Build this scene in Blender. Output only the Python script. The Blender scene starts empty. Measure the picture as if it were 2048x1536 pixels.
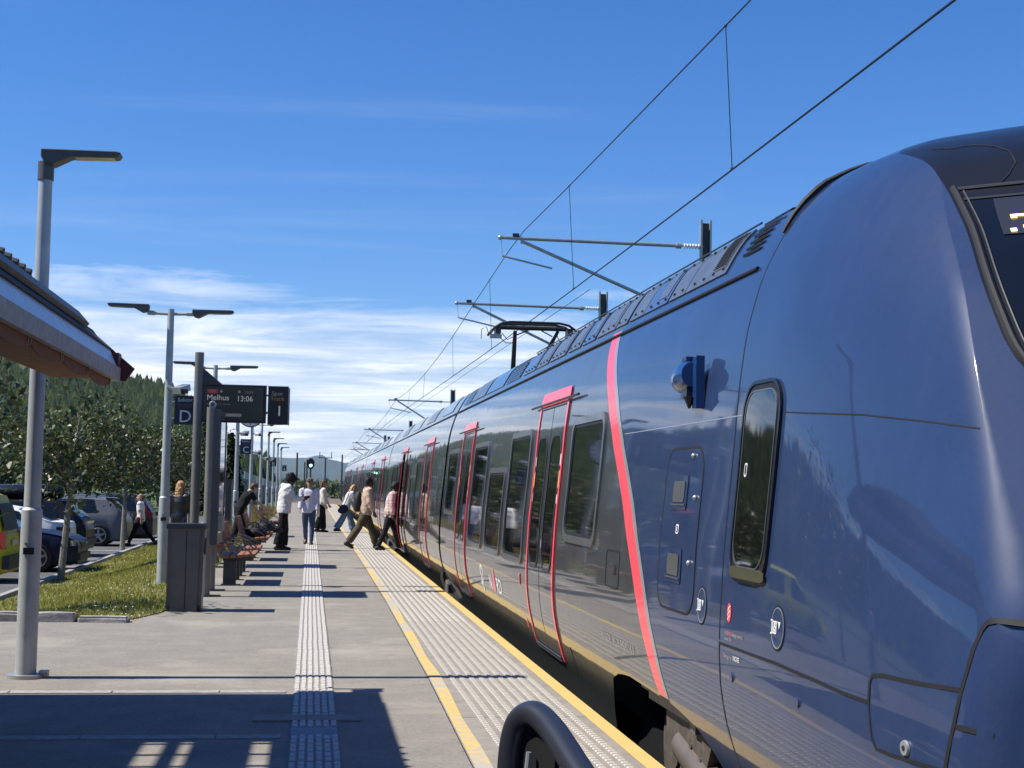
import bpy, bmesh, math, random
import numpy as np
from mathutils import Vector, Matrix, Euler
random.seed(7); rng = np.random.default_rng(7)
R = math.radians
sc = bpy.context.scene
COL = sc.collection

# ---------------------------------------------------------------- camera
cam_d = bpy.data.cameras.new('camera'); cam = bpy.data.objects.new('camera', cam_d); COL.objects.link(cam)
cam_d.sensor_width = 36.0; cam_d.lens = 2900.0 / 2048.0 * 36.0
cam_d.clip_start = 0.05; cam_d.clip_end = 30000
YAW, PITCH, ROLL = R(7.823), R(4.083), R(1.0)
cam.location = (0, 0, 1.6)
cam.rotation_euler = (Matrix.Rotation(-YAW, 3, 'Z') @ Matrix.Rotation(R(90) + PITCH, 3, 'X') @ Matrix.Rotation(ROLL, 3, 'Z')).to_euler()
sc.camera = cam

# ---------------------------------------------------------------- sky and sun
SUN_EL = R(51)
w = bpy.data.worlds.new('World'); sc.world = w; w.use_nodes = True
nt = w.node_tree; N = nt.nodes; L = nt.links
for n in list(N): N.remove(n)
out = N.new('ShaderNodeOutputWorld'); bg = N.new('ShaderNodeBackground'); bg.inputs['Strength'].default_value = 0.072
sky = N.new('ShaderNodeTexSky'); sky.sky_type = 'NISHITA'; sky.sun_disc = False
sky.sun_elevation = SUN_EL; sky.sun_rotation = R(-90); sky.air_density = 1.0; sky.dust_density = 0.1; sky.ozone_density = 1.6
tc = N.new('ShaderNodeTexCoord'); sep = N.new('ShaderNodeSeparateXYZ'); L.new(tc.outputs['Generated'], sep.inputs[0])
def wmath(op, a, b=None, clamp=False):
    m = N.new('ShaderNodeMath'); m.operation = op; m.use_clamp = clamp
    for i, v in enumerate((a, b)):
        if v is None: continue
        if isinstance(v, (int, float)): m.inputs[i].default_value = v
        else: L.new(v, m.inputs[i])
    return m.outputs[0]
zz = wmath('MAXIMUM', sep.outputs['Z'], 0.0)
dv = wmath('ADD', zz, 0.10)
cx_ = wmath('DIVIDE', sep.outputs['X'], dv); cy_ = wmath('DIVIDE', sep.outputs['Y'], dv)
cmb = N.new('ShaderNodeCombineXYZ'); L.new(cx_, cmb.inputs[0]); L.new(cy_, cmb.inputs[1]); cmb.inputs[2].default_value = 3.1
def wnoise(scale, detail, rough, sx, sy, off=0.0, dist=0.0):
    mp = N.new('ShaderNodeMapping'); mp.inputs['Scale'].default_value = (sx, sy, 1); mp.inputs['Location'].default_value = (off, off * .7, 0)
    L.new(cmb.outputs[0], mp.inputs[0])
    n = N.new('ShaderNodeTexNoise'); n.inputs['Scale'].default_value = scale; n.inputs['Detail'].default_value = detail
    n.inputs['Roughness'].default_value = rough; n.inputs['Distortion'].default_value = dist
    L.new(mp.outputs[0], n.inputs['Vector']); return n.outputs[0]
def wramp(v, p0, p1):
    m = N.new('ShaderNodeMapRange'); m.interpolation_type = 'SMOOTHSTEP'
    m.inputs['From Min'].default_value = p0; m.inputs['From Max'].default_value = p1
    L.new(v, m.inputs['Value']); return m.outputs[0]
big = wnoise(0.42, 9, 0.58, 0.75, 1.0, 4.2, 0.3)
fine = wnoise(2.0, 9, 0.62, 0.6, 1.2, 1.3, 0.5)
cl = wmath('ADD', wmath('MULTIPLY', big, 0.62), wmath('MULTIPLY', fine, 0.38))
cover = wramp(zz, 0.215, 0.07)          # more cloud towards the horizon, clear overhead
th = wmath('SUBTRACT', 0.66, wmath('MULTIPLY', cover, 0.285))
mask = wmath('MULTIPLY', wmath('SUBTRACT', cl, th), 5.2, True)
mask = wmath('MULTIPLY', wmath('POWER', mask, 0.8), 0.9)
wisp = wmath('MULTIPLY', wramp(wnoise(0.9, 8, 0.6, 0.35, 1.6, 9.1, 0.8), 0.52, 0.85), 0.16)
mask = wmath('MAXIMUM', mask, wisp)
hs = N.new('ShaderNodeHueSaturation'); hs.inputs['Saturation'].default_value = 1.16; hs.inputs['Value'].default_value = 1.0
tint = N.new('ShaderNodeMixRGB'); tint.blend_type = 'MULTIPLY'; tint.inputs[0].default_value = 1; tint.inputs[2].default_value = (0.77, 0.93, 1.28, 1)
L.new(sky.outputs[0], tint.inputs[1]); L.new(tint.outputs[0], hs.inputs['Color'])
shade = N.new('ShaderNodeMixRGB'); shade.inputs[1].default_value = (6.4, 7.1, 8.4, 1); shade.inputs[2].default_value = (10.8, 11.0, 11.4, 1)
L.new(wramp(fine, 0.35, 0.65), shade.inputs[0])
mx = N.new('ShaderNodeMixRGB'); L.new(mask, mx.inputs[0]); L.new(hs.outputs[0], mx.inputs[1]); L.new(shade.outputs[0], mx.inputs[2])
L.new(mx.outputs[0], bg.inputs['Color']); L.new(bg.outputs[0], out.inputs['Surface'])

sun_d = bpy.data.lights.new('sun', 'SUN'); sun_d.energy = 4.4; sun_d.angle = R(0.53); sun_d.color = (1.0, 0.945, 0.86)
sun = bpy.data.objects.new('sun', sun_d); COL.objects.link(sun)
sun.rotation_euler = (0, SUN_EL - R(90), 0); sun.location = (-30, 10, 40)
sc.view_settings.view_transform = 'Standard'; sc.view_settings.look = 'None'
sc.view_settings.exposure = 0.68; sc.view_settings.gamma = 1.0; sc.view_settings.use_curve_mapping = False
sc.cycles.max_bounces = 6; sc.cycles.glossy_bounces = 3; sc.cycles.transparent_max_bounces = 8
sc.cycles.caustics_reflective = False; sc.cycles.caustics_refractive = False

# ---------------------------------------------------------------- helpers
class MB:
    def __init__(s): s.v = []; s.f = []; s.m = []; s.cur = 0
    def add(s, vs, fs):
        o = len(s.v); s.v += [tuple(v) for v in vs]; s.f += [tuple(o + i for i in f) for f in fs]; s.m += [s.cur] * len(fs); return s
    def box(s, c, d, rot=None, taper=1.0):
        x, y, z = d[0] / 2, d[1] / 2, d[2] / 2
        vs = [Vector(p) for p in ((-x,-y,-z),(x,-y,-z),(x,y,-z),(-x,y,-z),(-x*taper,-y*taper,z),(x*taper,-y*taper,z),(x*taper,y*taper,z),(-x*taper,y*taper,z))]
        if rot is not None:
            m = Euler(rot).to_matrix() if not isinstance(rot, Matrix) else rot
            vs = [m @ v for v in vs]
        c = Vector(c)
        return s.add([v + c for v in vs], [(0,3,2,1),(4,5,6,7),(0,1,5,4),(1,2,6,5),(2,3,7,6),(3,0,4,7)])
    def tube(s, pts, r, n=8, cap=True, up=None):
        pts = [Vector(p) for p in pts]; k = len(pts)
        if not hasattr(r, '__len__'): r = [r] * k
        rings = []; a = None
        for i, p in enumerate(pts):
            t = (pts[min(i+1,k-1)] - pts[max(i-1,0)]).normalized()
            if a is None:
                a = Vector(up) if up else (Vector((0,0,1)) if abs(t.z) < .9 else Vector((1,0,0)))
            a = (a - t * a.dot(t)); a = a.normalized() if a.length > 1e-6 else t.orthogonal().normalized()
            b = t.cross(a)
            rr = r[i] if hasattr(r[i], '__len__') else (r[i], r[i])
            rings.append([p + a * (math.cos(2*math.pi*j/n) * rr[0]) + b * (math.sin(2*math.pi*j/n) * rr[1]) for j in range(n)])
        vs = [q for ring in rings for q in ring]; fs = []
        for i in range(k-1):
            for j in range(n):
                fs.append((i*n+j, i*n+(j+1)%n, (i+1)*n+(j+1)%n, (i+1)*n+j))
        if cap: fs.append(tuple(reversed(range(n)))); fs.append(tuple((k-1)*n+j for j in range(n)))
        return s.add(vs, fs)
    def ball(s, c, r, n=10, m=7):
        c = Vector(c); rr = r if hasattr(r, '__len__') else (r, r, r); vs = []; fs = []
        for i in range(1, m):
            th = math.pi * i / m
            for j in range(n):
                ph = 2*math.pi*j/n; vs.append(c + Vector((rr[0]*math.sin(th)*math.cos(ph), rr[1]*math.sin(th)*math.sin(ph), rr[2]*math.cos(th))))
        vs += [c + Vector((0,0,rr[2])), c - Vector((0,0,rr[2]))]; t = len(vs)-2
        for i in range(m-2):
            for j in range(n): fs.append((i*n+j, (i+1)*n+j, (i+1)*n+(j+1)%n, i*n+(j+1)%n))
        for j in range(n):
            fs.append((t, j, (j+1)%n)); fs.append((t+1, (m-2)*n+(j+1)%n, (m-2)*n+j))
        return s.add(vs, fs)
    def grid(s, rows, flip=False):
        k = len(rows[0]); vs = [p for r in rows for p in r]; fs = []
        for i in range(len(rows)-1):
            for j in range(k-1):
                q = (i*k+j, i*k+j+1, (i+1)*k+j+1, (i+1)*k+j); fs.append(tuple(reversed(q)) if flip else q)
        return s.add(vs, fs)
    def prism(s, poly, ax, a, b):
        # extrude 2-D polygon along axis ax ('x','y','z') from a to b
        f = {'x': lambda p, t: (t, p[0], p[1]), 'y': lambda p, t: (p[0], t, p[1]), 'z': lambda p, t: (p[0], p[1], t)}[ax]
        n = len(poly); vs = [f(p, a) for p in poly] + [f(p, b) for p in poly]
        fs = [tuple(range(n)), tuple(reversed(range(n, 2*n)))] + [(i, n+i, n+(i+1)%n, (i+1)%n) for i in range(n)]
        return s.add(vs, fs)
    def mesh(s, name, mats, smooth=False, recalc=True):
        me = bpy.data.meshes.new(name); me.from_pydata(s.v, [], s.f)
        mats = mats if isinstance(mats, (list, tuple)) else [mats]
        for m in mats: me.materials.append(m)
        if len(mats) > 1: me.polygons.foreach_set('material_index', s.m)
        if recalc:
            bm = bmesh.new(); bm.from_mesh(me); bmesh.ops.recalc_face_normals(bm, faces=bm.faces); bm.to_mesh(me); bm.free()
        if smooth:
            me.polygons.foreach_set('use_smooth', [True] * len(me.polygons))
            if smooth != 'all': me.set_sharp_from_angle(angle=R(smooth if smooth is not True else 35))
        me.update(); return me
    def build(s, name, mats, parent=None, smooth=False, recalc=True):
        return link(name, s.mesh(name, mats, smooth, recalc), parent)
def link(name, me, parent=None):
    o = bpy.data.objects.new(name, me); COL.objects.link(o)
    if parent is not None: o.parent = parent
    return o
def tag(o, label=None, cat=None, group=None, kind=None):
    if label: o['label'] = label
    if cat: o['category'] = cat
    if group: o['group'] = group
    if kind: o['kind'] = kind
    return o
def thing(name, label, cat, loc=(0,0,0), rz=0, group=None):
    o = bpy.data.objects.new(name, None); COL.objects.link(o); o.location = loc; o.rotation_euler = (0, 0, rz)
    o.empty_display_size = .2
    return tag(o, label, cat, group)
def kids(o): return list(o.children)
def copy_tree(o, parent=None):
    c = o.copy(); COL.objects.link(c); c.parent = parent
    for ch in kids(o): copy_tree(ch, c)
    return c
def struct(o): o['kind'] = 'structure'; return o

def mat(name, col, rough=.6, metal=0., coat=0., var=0., vscale=8., bump=0., bscale=60., spec=.5, emit=0., vcol=None, coatr=.045, wave=None, transl=0.):
    m = bpy.data.materials.new(name); m.use_nodes = True; t = m.node_tree; b = t.nodes['Principled BSDF']
    b.inputs['Base Color'].default_value = (*col, 1); b.inputs['Roughness'].default_value = rough; b.inputs['Metallic'].default_value = metal
    b.inputs['Coat Weight'].default_value = coat; b.inputs['Coat Roughness'].default_value = coatr; b.inputs['Specular IOR Level'].default_value = spec
    if emit: b.inputs['Emission Color'].default_value = (*col, 1); b.inputs['Emission Strength'].default_value = emit
    co = t.nodes.new('ShaderNodeTexCoord')
    if var:
        n = t.nodes.new('ShaderNodeTexNoise'); n.inputs['Scale'].default_value = vscale; n.inputs['Detail'].default_value = 6; n.inputs['Roughness'].default_value = .6
        t.links.new(co.outputs['Object'], n.inputs['Vector'])
        r = t.nodes.new('ShaderNodeMapRange'); r.inputs['From Min'].default_value = .3; r.inputs['From Max'].default_value = .7; t.links.new(n.outputs[0], r.inputs[0])
        mx = t.nodes.new('ShaderNodeMixRGB'); c2 = vcol or tuple(c * (1 - var) for c in col); c1 = col if vcol else tuple(min(1, c * (1 + var)) for c in col)
        mx.inputs[1].default_value = (*c1, 1); mx.inputs[2].default_value = (*c2, 1); t.links.new(r.outputs[0], mx.inputs[0]); t.links.new(mx.outputs[0], b.inputs['Base Color'])
        rr = t.nodes.new('ShaderNodeMapRange'); rr.inputs['To Min'].default_value = max(.02, rough * .85); rr.inputs['To Max'].default_value = min(1, rough * 1.15)
        t.links.new(n.outputs[0], rr.inputs[0]); t.links.new(rr.outputs[0], b.inputs['Roughness'])
    if bump or wave:
        bp = t.nodes.new('ShaderNodeBump')
        n2 = t.nodes.new('ShaderNodeTexNoise'); n2.inputs['Scale'].default_value = bscale; n2.inputs['Detail'].default_value = 4 if not wave else 1.5
        if wave:
            mp = t.nodes.new('ShaderNodeMapping'); mp.inputs['Scale'].default_value = wave; t.links.new(co.outputs['Object'], mp.inputs[0]); t.links.new(mp.outputs[0], n2.inputs['Vector'])
        else: t.links.new(co.outputs['Object'], n2.inputs['Vector'])
        bp.inputs['Strength'].default_value = 1.0; bp.inputs['Distance'].default_value = bump
        t.links.new(n2.outputs[0], bp.inputs['Height']); t.links.new(bp.outputs[0], b.inputs['Normal'])
        if wave: t.links.new(bp.outputs[0], b.inputs['Coat Normal'])
    return m
M = {}
M['grey_paint'] = mat('charcoal_train_paint', (.046, .050, .052), .36, 0, .92, .14, 3, .0020, 1.0, wave=(1, 1.3, .9))
M['blue_paint'] = mat('blue_train_paint', (.020, .039, .102), .42, 0, .85, .10, 2, .0012, 1.0, wave=(1, 1.1, .8), spec=.14)
M['red_paint'] = mat('red_train_paint', (.90, .085, .11), .4, 0, .6, .05, 6)
M['silver_line'] = mat('grey_stripe_paint', (.30, .32, .32), .4, .2, .6, .1, 9)
M['roof_grey'] = mat('roof_panel_grey', (.13, .14, .15), .38, .3, .4, .2, 5)
M['roof_paint'] = mat('roof_paint', (.055, .075, .125), .3, 0, 1.0, .15, 4, .0015, 1.0, wave=(1, 1.2, .8))
M['seam'] = mat('dark_seam', (.006, .006, .008), .7, var=.2)
M['rubber'] = mat('black_rubber', (.012, .012, .013), .55, var=.2)
M['glass'] = mat('tinted_window_glass', (.004, .005, .005), .03, 0, .5, .2, 2, .0006, 1.2, wave=(1, 1.5, 1))
M['screen_glass'] = mat('windscreen_glass', (.006, .008, .012), .08, 0, .3, .2, 2, spec=.3)
M['wframe'] = mat('window_frame_alloy', (.19, .195, .195), .3, .6, .3, .12, 8)
M['blackgloss'] = mat('gloss_black_shell', (.010, .011, .016), .35, 0, .35, .2, 3, spec=.12)
M['steel'] = mat('galvanised_steel', (.42, .44, .44), .48, .65, 0, .16, 9, .0004, 40)
M['pole'] = mat('galvanised_pole_steel', (.40, .43, .43), .55, .35, 0, .14, 5, .0006, 30)
M['lampdark'] = mat('lamp_housing_grey', (.085, .09, .09), .5, .2, 0, .12, 10)
M['dark'] = mat('dark_grey_metal', (.045, .048, .052), .5, .3, .1, .15, 10)
M['black'] = mat('black_plastic', (.012, .012, .013), .5, var=.2)
M['under'] = mat('underframe_brown_steel', (.06, .052, .045), .6, .4, 0, .3, 12)
M['white'] = mat('white_paint', (.78, .78, .76), .5, var=.06, vscale=20)
def weather(m, amount=.06, dust=(.20, .17, .13)):
    # wash streaks and settled brake dust: broken vertical marks with their own shape
    t = m.node_tree; b = t.nodes['Principled BSDF']; src = b.inputs['Base Color'].links[0].from_socket; co = t.nodes.new('ShaderNodeTexCoord')
    mp = t.nodes.new('ShaderNodeMapping'); mp.inputs['Scale'].default_value = (1, 9, .7); t.links.new(co.outputs['Object'], mp.inputs[0])
    n = t.nodes.new('ShaderNodeTexNoise'); n.inputs['Scale'].default_value = 1.6; n.inputs['Detail'].default_value = 8; n.inputs['Roughness'].default_value = .7; t.links.new(mp.outputs[0], n.inputs['Vector'])
    n2 = t.nodes.new('ShaderNodeTexNoise'); n2.inputs['Scale'].default_value = 55; n2.inputs['Detail'].default_value = 4; t.links.new(co.outputs['Object'], n2.inputs['Vector'])
    ad = t.nodes.new('ShaderNodeMath'); ad.operation = 'MULTIPLY'; t.links.new(n.outputs[0], ad.inputs[0]); t.links.new(n2.outputs[0], ad.inputs[1])
    r = t.nodes.new('ShaderNodeMapRange'); r.inputs['From Min'].default_value = .2; r.inputs['From Max'].default_value = .42; r.inputs['To Max'].default_value = amount * 3; t.links.new(ad.outputs[0], r.inputs[0])
    mx = t.nodes.new('ShaderNodeMixRGB'); mx.inputs[2].default_value = (*dust, 1); t.links.new(r.outputs[0], mx.inputs[0]); t.links.new(src, mx.inputs[1]); t.links.new(mx.outputs[0], b.inputs['Base Color'])
    r2 = t.nodes.new('ShaderNodeMapRange'); r2.inputs['From Min'].default_value = .3; r2.inputs['From Max'].default_value = .75; r2.inputs['To Min'].default_value = .02; r2.inputs['To Max'].default_value = .05; t.links.new(n.outputs[0], r2.inputs[0]); t.links.new(r2.outputs[0], b.inputs['Coat Roughness'])
for k_ in ('grey_paint', 'blue_paint', 'red_paint', 'roof_paint', 'roof_grey'): weather(M[k_], .012)
M['yellow_lbl'] = mat('yellow_sticker', (.80, .45, .06), .5, var=.05)
# ---------------------------------------------------------------- ground, platform, track
def sst(a, b, x):
    t = min(1, max(0, (x - a) / (b - a))); return t * t * (3 - 2 * t)
def gz(x, y):
    z = -.5 * sst(-2.3, -5.0, x) * sst(16.9, 21, y)
    return z
M['asphalt'] = mat('weathered_asphalt', (.275, .252, .215), .9, 0, 0, .1, 3.0, .003, 220, spec=.3)
def asphalt_detail(m, spots=(.44, .40, .33), lo=.30, sc_=320):
    t = m.node_tree; b = t.nodes['Principled BSDF']; src = b.inputs['Base Color'].links[0].from_socket
    co = t.nodes.new('ShaderNodeTexCoord')
    n = t.nodes.new('ShaderNodeTexVoronoi'); n.inputs['Scale'].default_value = sc_ * .35; t.links.new(co.outputs['Object'], n.inputs['Vector'])
    n2 = t.nodes.new('ShaderNodeTexNoise'); n2.inputs['Scale'].default_value = sc_ * .5; n2.inputs['Detail'].default_value = 3; t.links.new(co.outputs['Object'], n2.inputs['Vector'])
    r = t.nodes.new('ShaderNodeMapRange'); r.inputs['From Min'].default_value = .3; r.inputs['From Max'].default_value = .75; r.inputs['To Min'].default_value = .55; r.inputs['To Max'].default_value = 1.35
    t.links.new(n2.outputs[0], r.inputs[0])
    mu = t.nodes.new('ShaderNodeMixRGB'); mu.blend_type = 'MULTIPLY'; mu.inputs[0].default_value = 1; t.links.new(src, mu.inputs[1]); t.links.new(r.outputs[0], mu.inputs[2])
    n5 = t.nodes.new('ShaderNodeTexNoise'); n5.inputs['Scale'].default_value = 26; n5.inputs['Detail'].default_value = 5; n5.inputs['Roughness'].default_value = .7; t.links.new(co.outputs['Object'], n5.inputs['Vector'])
    r5 = t.nodes.new('ShaderNodeMapRange'); r5.inputs['From Min'].default_value = .3; r5.inputs['From Max'].default_value = .7; r5.inputs['To Min'].default_value = .80; r5.inputs['To Max'].default_value = 1.18; t.links.new(n5.outputs[0], r5.inputs[0])
    mu2 = t.nodes.new('ShaderNodeMixRGB'); mu2.blend_type = 'MULTIPLY'; mu2.inputs[0].default_value = 1; t.links.new(mu.outputs[0], mu2.inputs[1]); t.links.new(r5.outputs[0], mu2.inputs[2]); mu = mu2
    # broad paler dusty patches and darker wear
    n3 = t.nodes.new('ShaderNodeTexNoise'); n3.inputs['Scale'].default_value = .55; n3.inputs['Detail'].default_value = 7; n3.inputs['Roughness'].default_value = .65; t.links.new(co.outputs['Object'], n3.inputs['Vector'])
    r3 = t.nodes.new('ShaderNodeMapRange'); r3.inputs['From Min'].default_value = .52; r3.inputs['From Max'].default_value = .76; r3.inputs['To Max'].default_value = .7; t.links.new(n3.outputs[0], r3.inputs[0])
    mx = t.nodes.new('ShaderNodeMixRGB'); mx.inputs[2].default_value = (*spots, 1); t.links.new(r3.outputs[0], mx.inputs[0]); t.links.new(mu.outputs[0], mx.inputs[1])
    vo = t.nodes.new('ShaderNodeTexVoronoi'); vo.inputs['Scale'].default_value = 2.2; t.links.new(co.outputs['Object'], vo.inputs['Vector'])
    rv = t.nodes.new('ShaderNodeMapRange'); rv.inputs['From Min'].default_value = .045; rv.inputs['From Max'].default_value = .06; rv.inputs['To Min'].default_value = .5; rv.inputs['To Max'].default_value = 0; t.links.new(vo.outputs['Distance'], rv.inputs[0])
    m3 = t.nodes.new('ShaderNodeMixRGB'); m3.inputs[2].default_value = (.07, .065, .06, 1); t.links.new(rv.outputs[0], m3.inputs[0]); t.links.new(mx.outputs[0], m3.inputs[1])
    ck = t.nodes.new('ShaderNodeTexVoronoi'); ck.feature = 'DISTANCE_TO_EDGE'; ck.inputs['Scale'].default_value = .32
    nw = t.nodes.new('ShaderNodeTexNoise'); nw.inputs['Scale'].default_value = 3; nw.inputs['Detail'].default_value = 5; t.links.new(co.outputs['Object'], nw.inputs['Vector'])
    av = t.nodes.new('ShaderNodeVectorMath'); av.operation = 'MULTIPLY_ADD'; av.inputs[1].default_value = (.35, .35, 0); t.links.new(nw.outputs[1], av.inputs[0]); t.links.new(co.outputs['Object'], av.inputs[2]); t.links.new(av.outputs[0], ck.inputs['Vector'])
    rc_ = t.nodes.new('ShaderNodeMapRange'); rc_.inputs['From Min'].default_value = .0008; rc_.inputs['From Max'].default_value = .0028; rc_.inputs['To Min'].default_value = .55; rc_.inputs['To Max'].default_value = 0; t.links.new(ck.outputs[0], rc_.inputs[0])
    m4 = t.nodes.new('ShaderNodeMixRGB'); m4.inputs[2].default_value = (.05, .047, .043, 1); t.links.new(rc_.outputs[0], m4.inputs[0]); t.links.new(m3.outputs[0], m4.inputs[1])
    t.links.new(m3.outputs[0], b.inputs['Base Color'])
asphalt_detail(M['asphalt'])
M['lot'] = mat('parking_asphalt', (.11, .11, .108), .9, 0, 0, .15, 2, .003, 150); asphalt_detail(M['lot'], (.2, .19, .18))
M['field'] = mat('field_grass', (.085, .13, .028), .9, 0, 0, .35, .05, vcol=(.05, .085, .02))
M['concrete'] = mat('edge_slab_concrete', (.27, .245, .205), .88, 0, 0, .16, 6, .002, 120)
M['rib'] = mat('rib_pale_concrete', (.45, .415, .355), .85, 0, 0, .12, 14, .001, 150)
M['tile'] = mat('guide_tile_grey', (.25, .235, .205), .85, 0, 0, .15, 10, .001, 120)
M['tilerib'] = mat('guide_tile_rib', (.50, .475, .43), .8, 0, 0, .12, 18, .001, 120)
M['granite'] = mat('granite_kerb', (.33, .32, .30), .85, 0, 0, .25, 14, .004, 40)
M['ballast'] = mat('ballast_stone', (.16, .14, .12), .95, 0, 0, .4, 12, .03, 18)
M['rail'] = mat('rusty_rail_steel', (.14, .09, .06), .5, .6, 0, .3, 10)
def yellow_mat(worn, name):
    m = mat(name, (.60, .425, .14), .8, 0, 0, .06, 5)
    t = m.node_tree; b = t.nodes['Principled BSDF']; src = b.inputs['Base Color'].links[0].from_socket
    co = t.nodes.new('ShaderNodeTexCoord'); n = t.nodes.new('ShaderNodeTexNoise'); n.inputs['Scale'].default_value = 9; n.inputs['Detail'].default_value = 9; n.inputs['Roughness'].default_value = .72
    t.links.new(co.outputs['Object'], n.inputs['Vector'])
    n2 = t.nodes.new('ShaderNodeTexNoise'); n2.inputs['Scale'].default_value = .7; n2.inputs['Detail'].default_value = 2; t.links.new(co.outputs['Object'], n2.inputs['Vector'])
    a = t.nodes.new('ShaderNodeMath'); a.operation = 'ADD'; t.links.new(n.outputs[0], a.inputs[0]); t.links.new(n2.outputs[0], a.inputs[1])
    r = t.nodes.new('ShaderNodeMapRange'); r.inputs['From Min'].default_value = 1.0 + worn; r.inputs['From Max'].default_value = 1.12 + worn; t.links.new(a.outputs[0], r.inputs[0])
    mx = t.nodes.new('ShaderNodeMixRGB'); mx.inputs[2].default_value = (.42, .39, .32, 1); t.links.new(r.outputs[0], mx.inputs[0]); t.links.new(src, mx.inputs[1]); t.links.new(mx.outputs[0], b.inputs['Base Color'])
    return m
M['yellow_edge'] = yellow_mat(.14, 'yellow_edge_paint'); M['yellow_worn'] = yellow_mat(-.035, 'worn_yellow_paint')

# ground sheet reaching the horizon
xs = [-9000,-4000,-2000,-900,-400,-200,-100,-60,-40,-30,-20,-12,-8,-6,-5.4,-5,-4.6,-4.2,-3.8,-3.4,-3,-2.6,-2.3,-2,-1.7,-1,1.0,2.0,2.06,6,12,30,100,400,2000,9000]
ys = [-4000,-1000,-200,-60,-20,0,10,16,17,18,19,20,21,24,30,40,50,60,80,100,130,180,300,600,1500,4000,12000]
def ground_z(x, y):
    if x > 2.03: return -1.15
    z = gz(x, y) - .06
    if -1.75 < x: z = -.3
    if x < -60: z -= .0
    return z
g = MB(); g.grid([[(x, y, ground_z(x, y)) for x in xs] for y in ys])
struct(g.build('ground', M['field']))
# parking lot
g = MB(); g.box((-17.7, 55, -.55), (25, 90, .108)); struct(g.build('parking_lot', M['lot']))
# access road and front asphalt left of the platform, before the lawn
def xl_slab(y): return float(np.interp(y, [6, 8.4, 12, 20.5, 31, 100], [.93, .962, 1.012, 1.07, 1.09, 1.10]))
pl = MB()
rows = []
yy = [-8, 0, 4, 6, 8, 10, 12, 14, 16, 17.0, 17.05] 
for y in yy: rows.append([(-9, y, 0), (-5, y, 0), (-3.4, y, 0), (-2.2, y, 0), (-1.8, y, 0), (0, y, 0), (xl_slab(y), y, 0)])
pl.grid(rows)
ys2 = [17.05, 17.4, 18, 18.4, 19, 20, 22, 24, 28, 32, 40, 50, 60, 80, 100, 122]
xl2 = [-2.15, -1.98, -1.82, -1.74, -1.72, -1.75, -1.72, -1.78, -1.74, -1.76, -1.75, -1.72, -1.75, -1.75, -1.75, -1.75]
pl.grid([[(x, y, 0.0), (-1.2, y, 0), (0, y, 0), (xl_slab(y), y, 0)] for x, y in zip(xl2, ys2)])
pl.grid([[(x, y, -.5), (x, y, 0)] for x, y in zip(xl2, ys2)])
platform = struct(pl.build('platform', M['asphalt'], recalc=False))
for p in platform.data.polygons:
    pass
# concrete edge slabs with ribs, one object each
XE = 2.07
slab_len = 3.55
def make_slab(y0, y1, detail):
    b = MB(); n = 4
    a = [y0 + .006 + (y1 - y0 - .012) * i / n for i in range(n + 1)]
    b.cur = 0
    top = [[(xl_slab(y) + .004, y, .004), (XE, y, .004)] for y in a]
    b.grid(top)
    b.add([(XE, a[0], .004), (XE, a[-1], .004), (XE, a[-1], -.22), (XE, a[0], -.22)], [(0,1,2,3)])
    b.add([(XE, a[0], -.22), (XE, a[-1], -.22), (XE - .25, a[-1], -.24), (XE - .25, a[0], -.24)], [(0,1,2,3)])
    b.cur = 1
    m = b.build('edge_slab', [M['concrete'], M['rib']], platform, recalc=False)
    r = MB()
    rows_x = [1.215 + .0815 * i for i in range(9)]
    pitch = .075 if detail == 2 else .3
    ln = .052 if detail == 2 else .29
    k = int((y1 - y0) / pitch)
    for rx in rows_x:
        for i in range(k):
            yc = y0 + (i + .5) * (y1 - y0) / k
            h = .0105; wdt = .023
            y_a, y_b = yc - ln / 2, yc + ln / 2
            r.add([(rx - wdt, y_a, .004), (rx + wdt, y_a, .004), (rx + wdt, y_b, .004), (rx - wdt, y_b, .004),
                   (rx - wdt * .7, y_a + .004, h), (rx + wdt * .7, y_a + .004, h), (rx + wdt * .7, y_b - .004, h), (rx - wdt * .7, y_b - .004, h)],
                  [(4,5,6,7), (0,1,5,4), (1,2,6,5), (2,3,7,6), (3,0,4,7)])
    o = r.build('slab_ribs', M['rib'], m, recalc=False); o['kind'] = 'stuff'
y = 10.144 - slab_len * 2
while y < 118:
    make_slab(y, y + slab_len, 2 if y < 17 else 1); y += slab_len
# painted lines, sheets above the slabs
ln = MB(); ya = list(np.arange(2.9, 118, 1.2))
ln.grid([[(xl_slab(y) + .012, y, .008), (xl_slab(y) + .108 + .012 * math.sin(y * 1.7), y, .008)] for y in ya])
ln.build('warning_line', M['yellow_worn'], platform, recalc=False)
ln = MB(); ln.grid([[(1.955, y, .008), (XE - .004, y, .008)] for y in ya])
ln.build('edge_line', M['yellow_edge'], platform, recalc=False)
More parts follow.
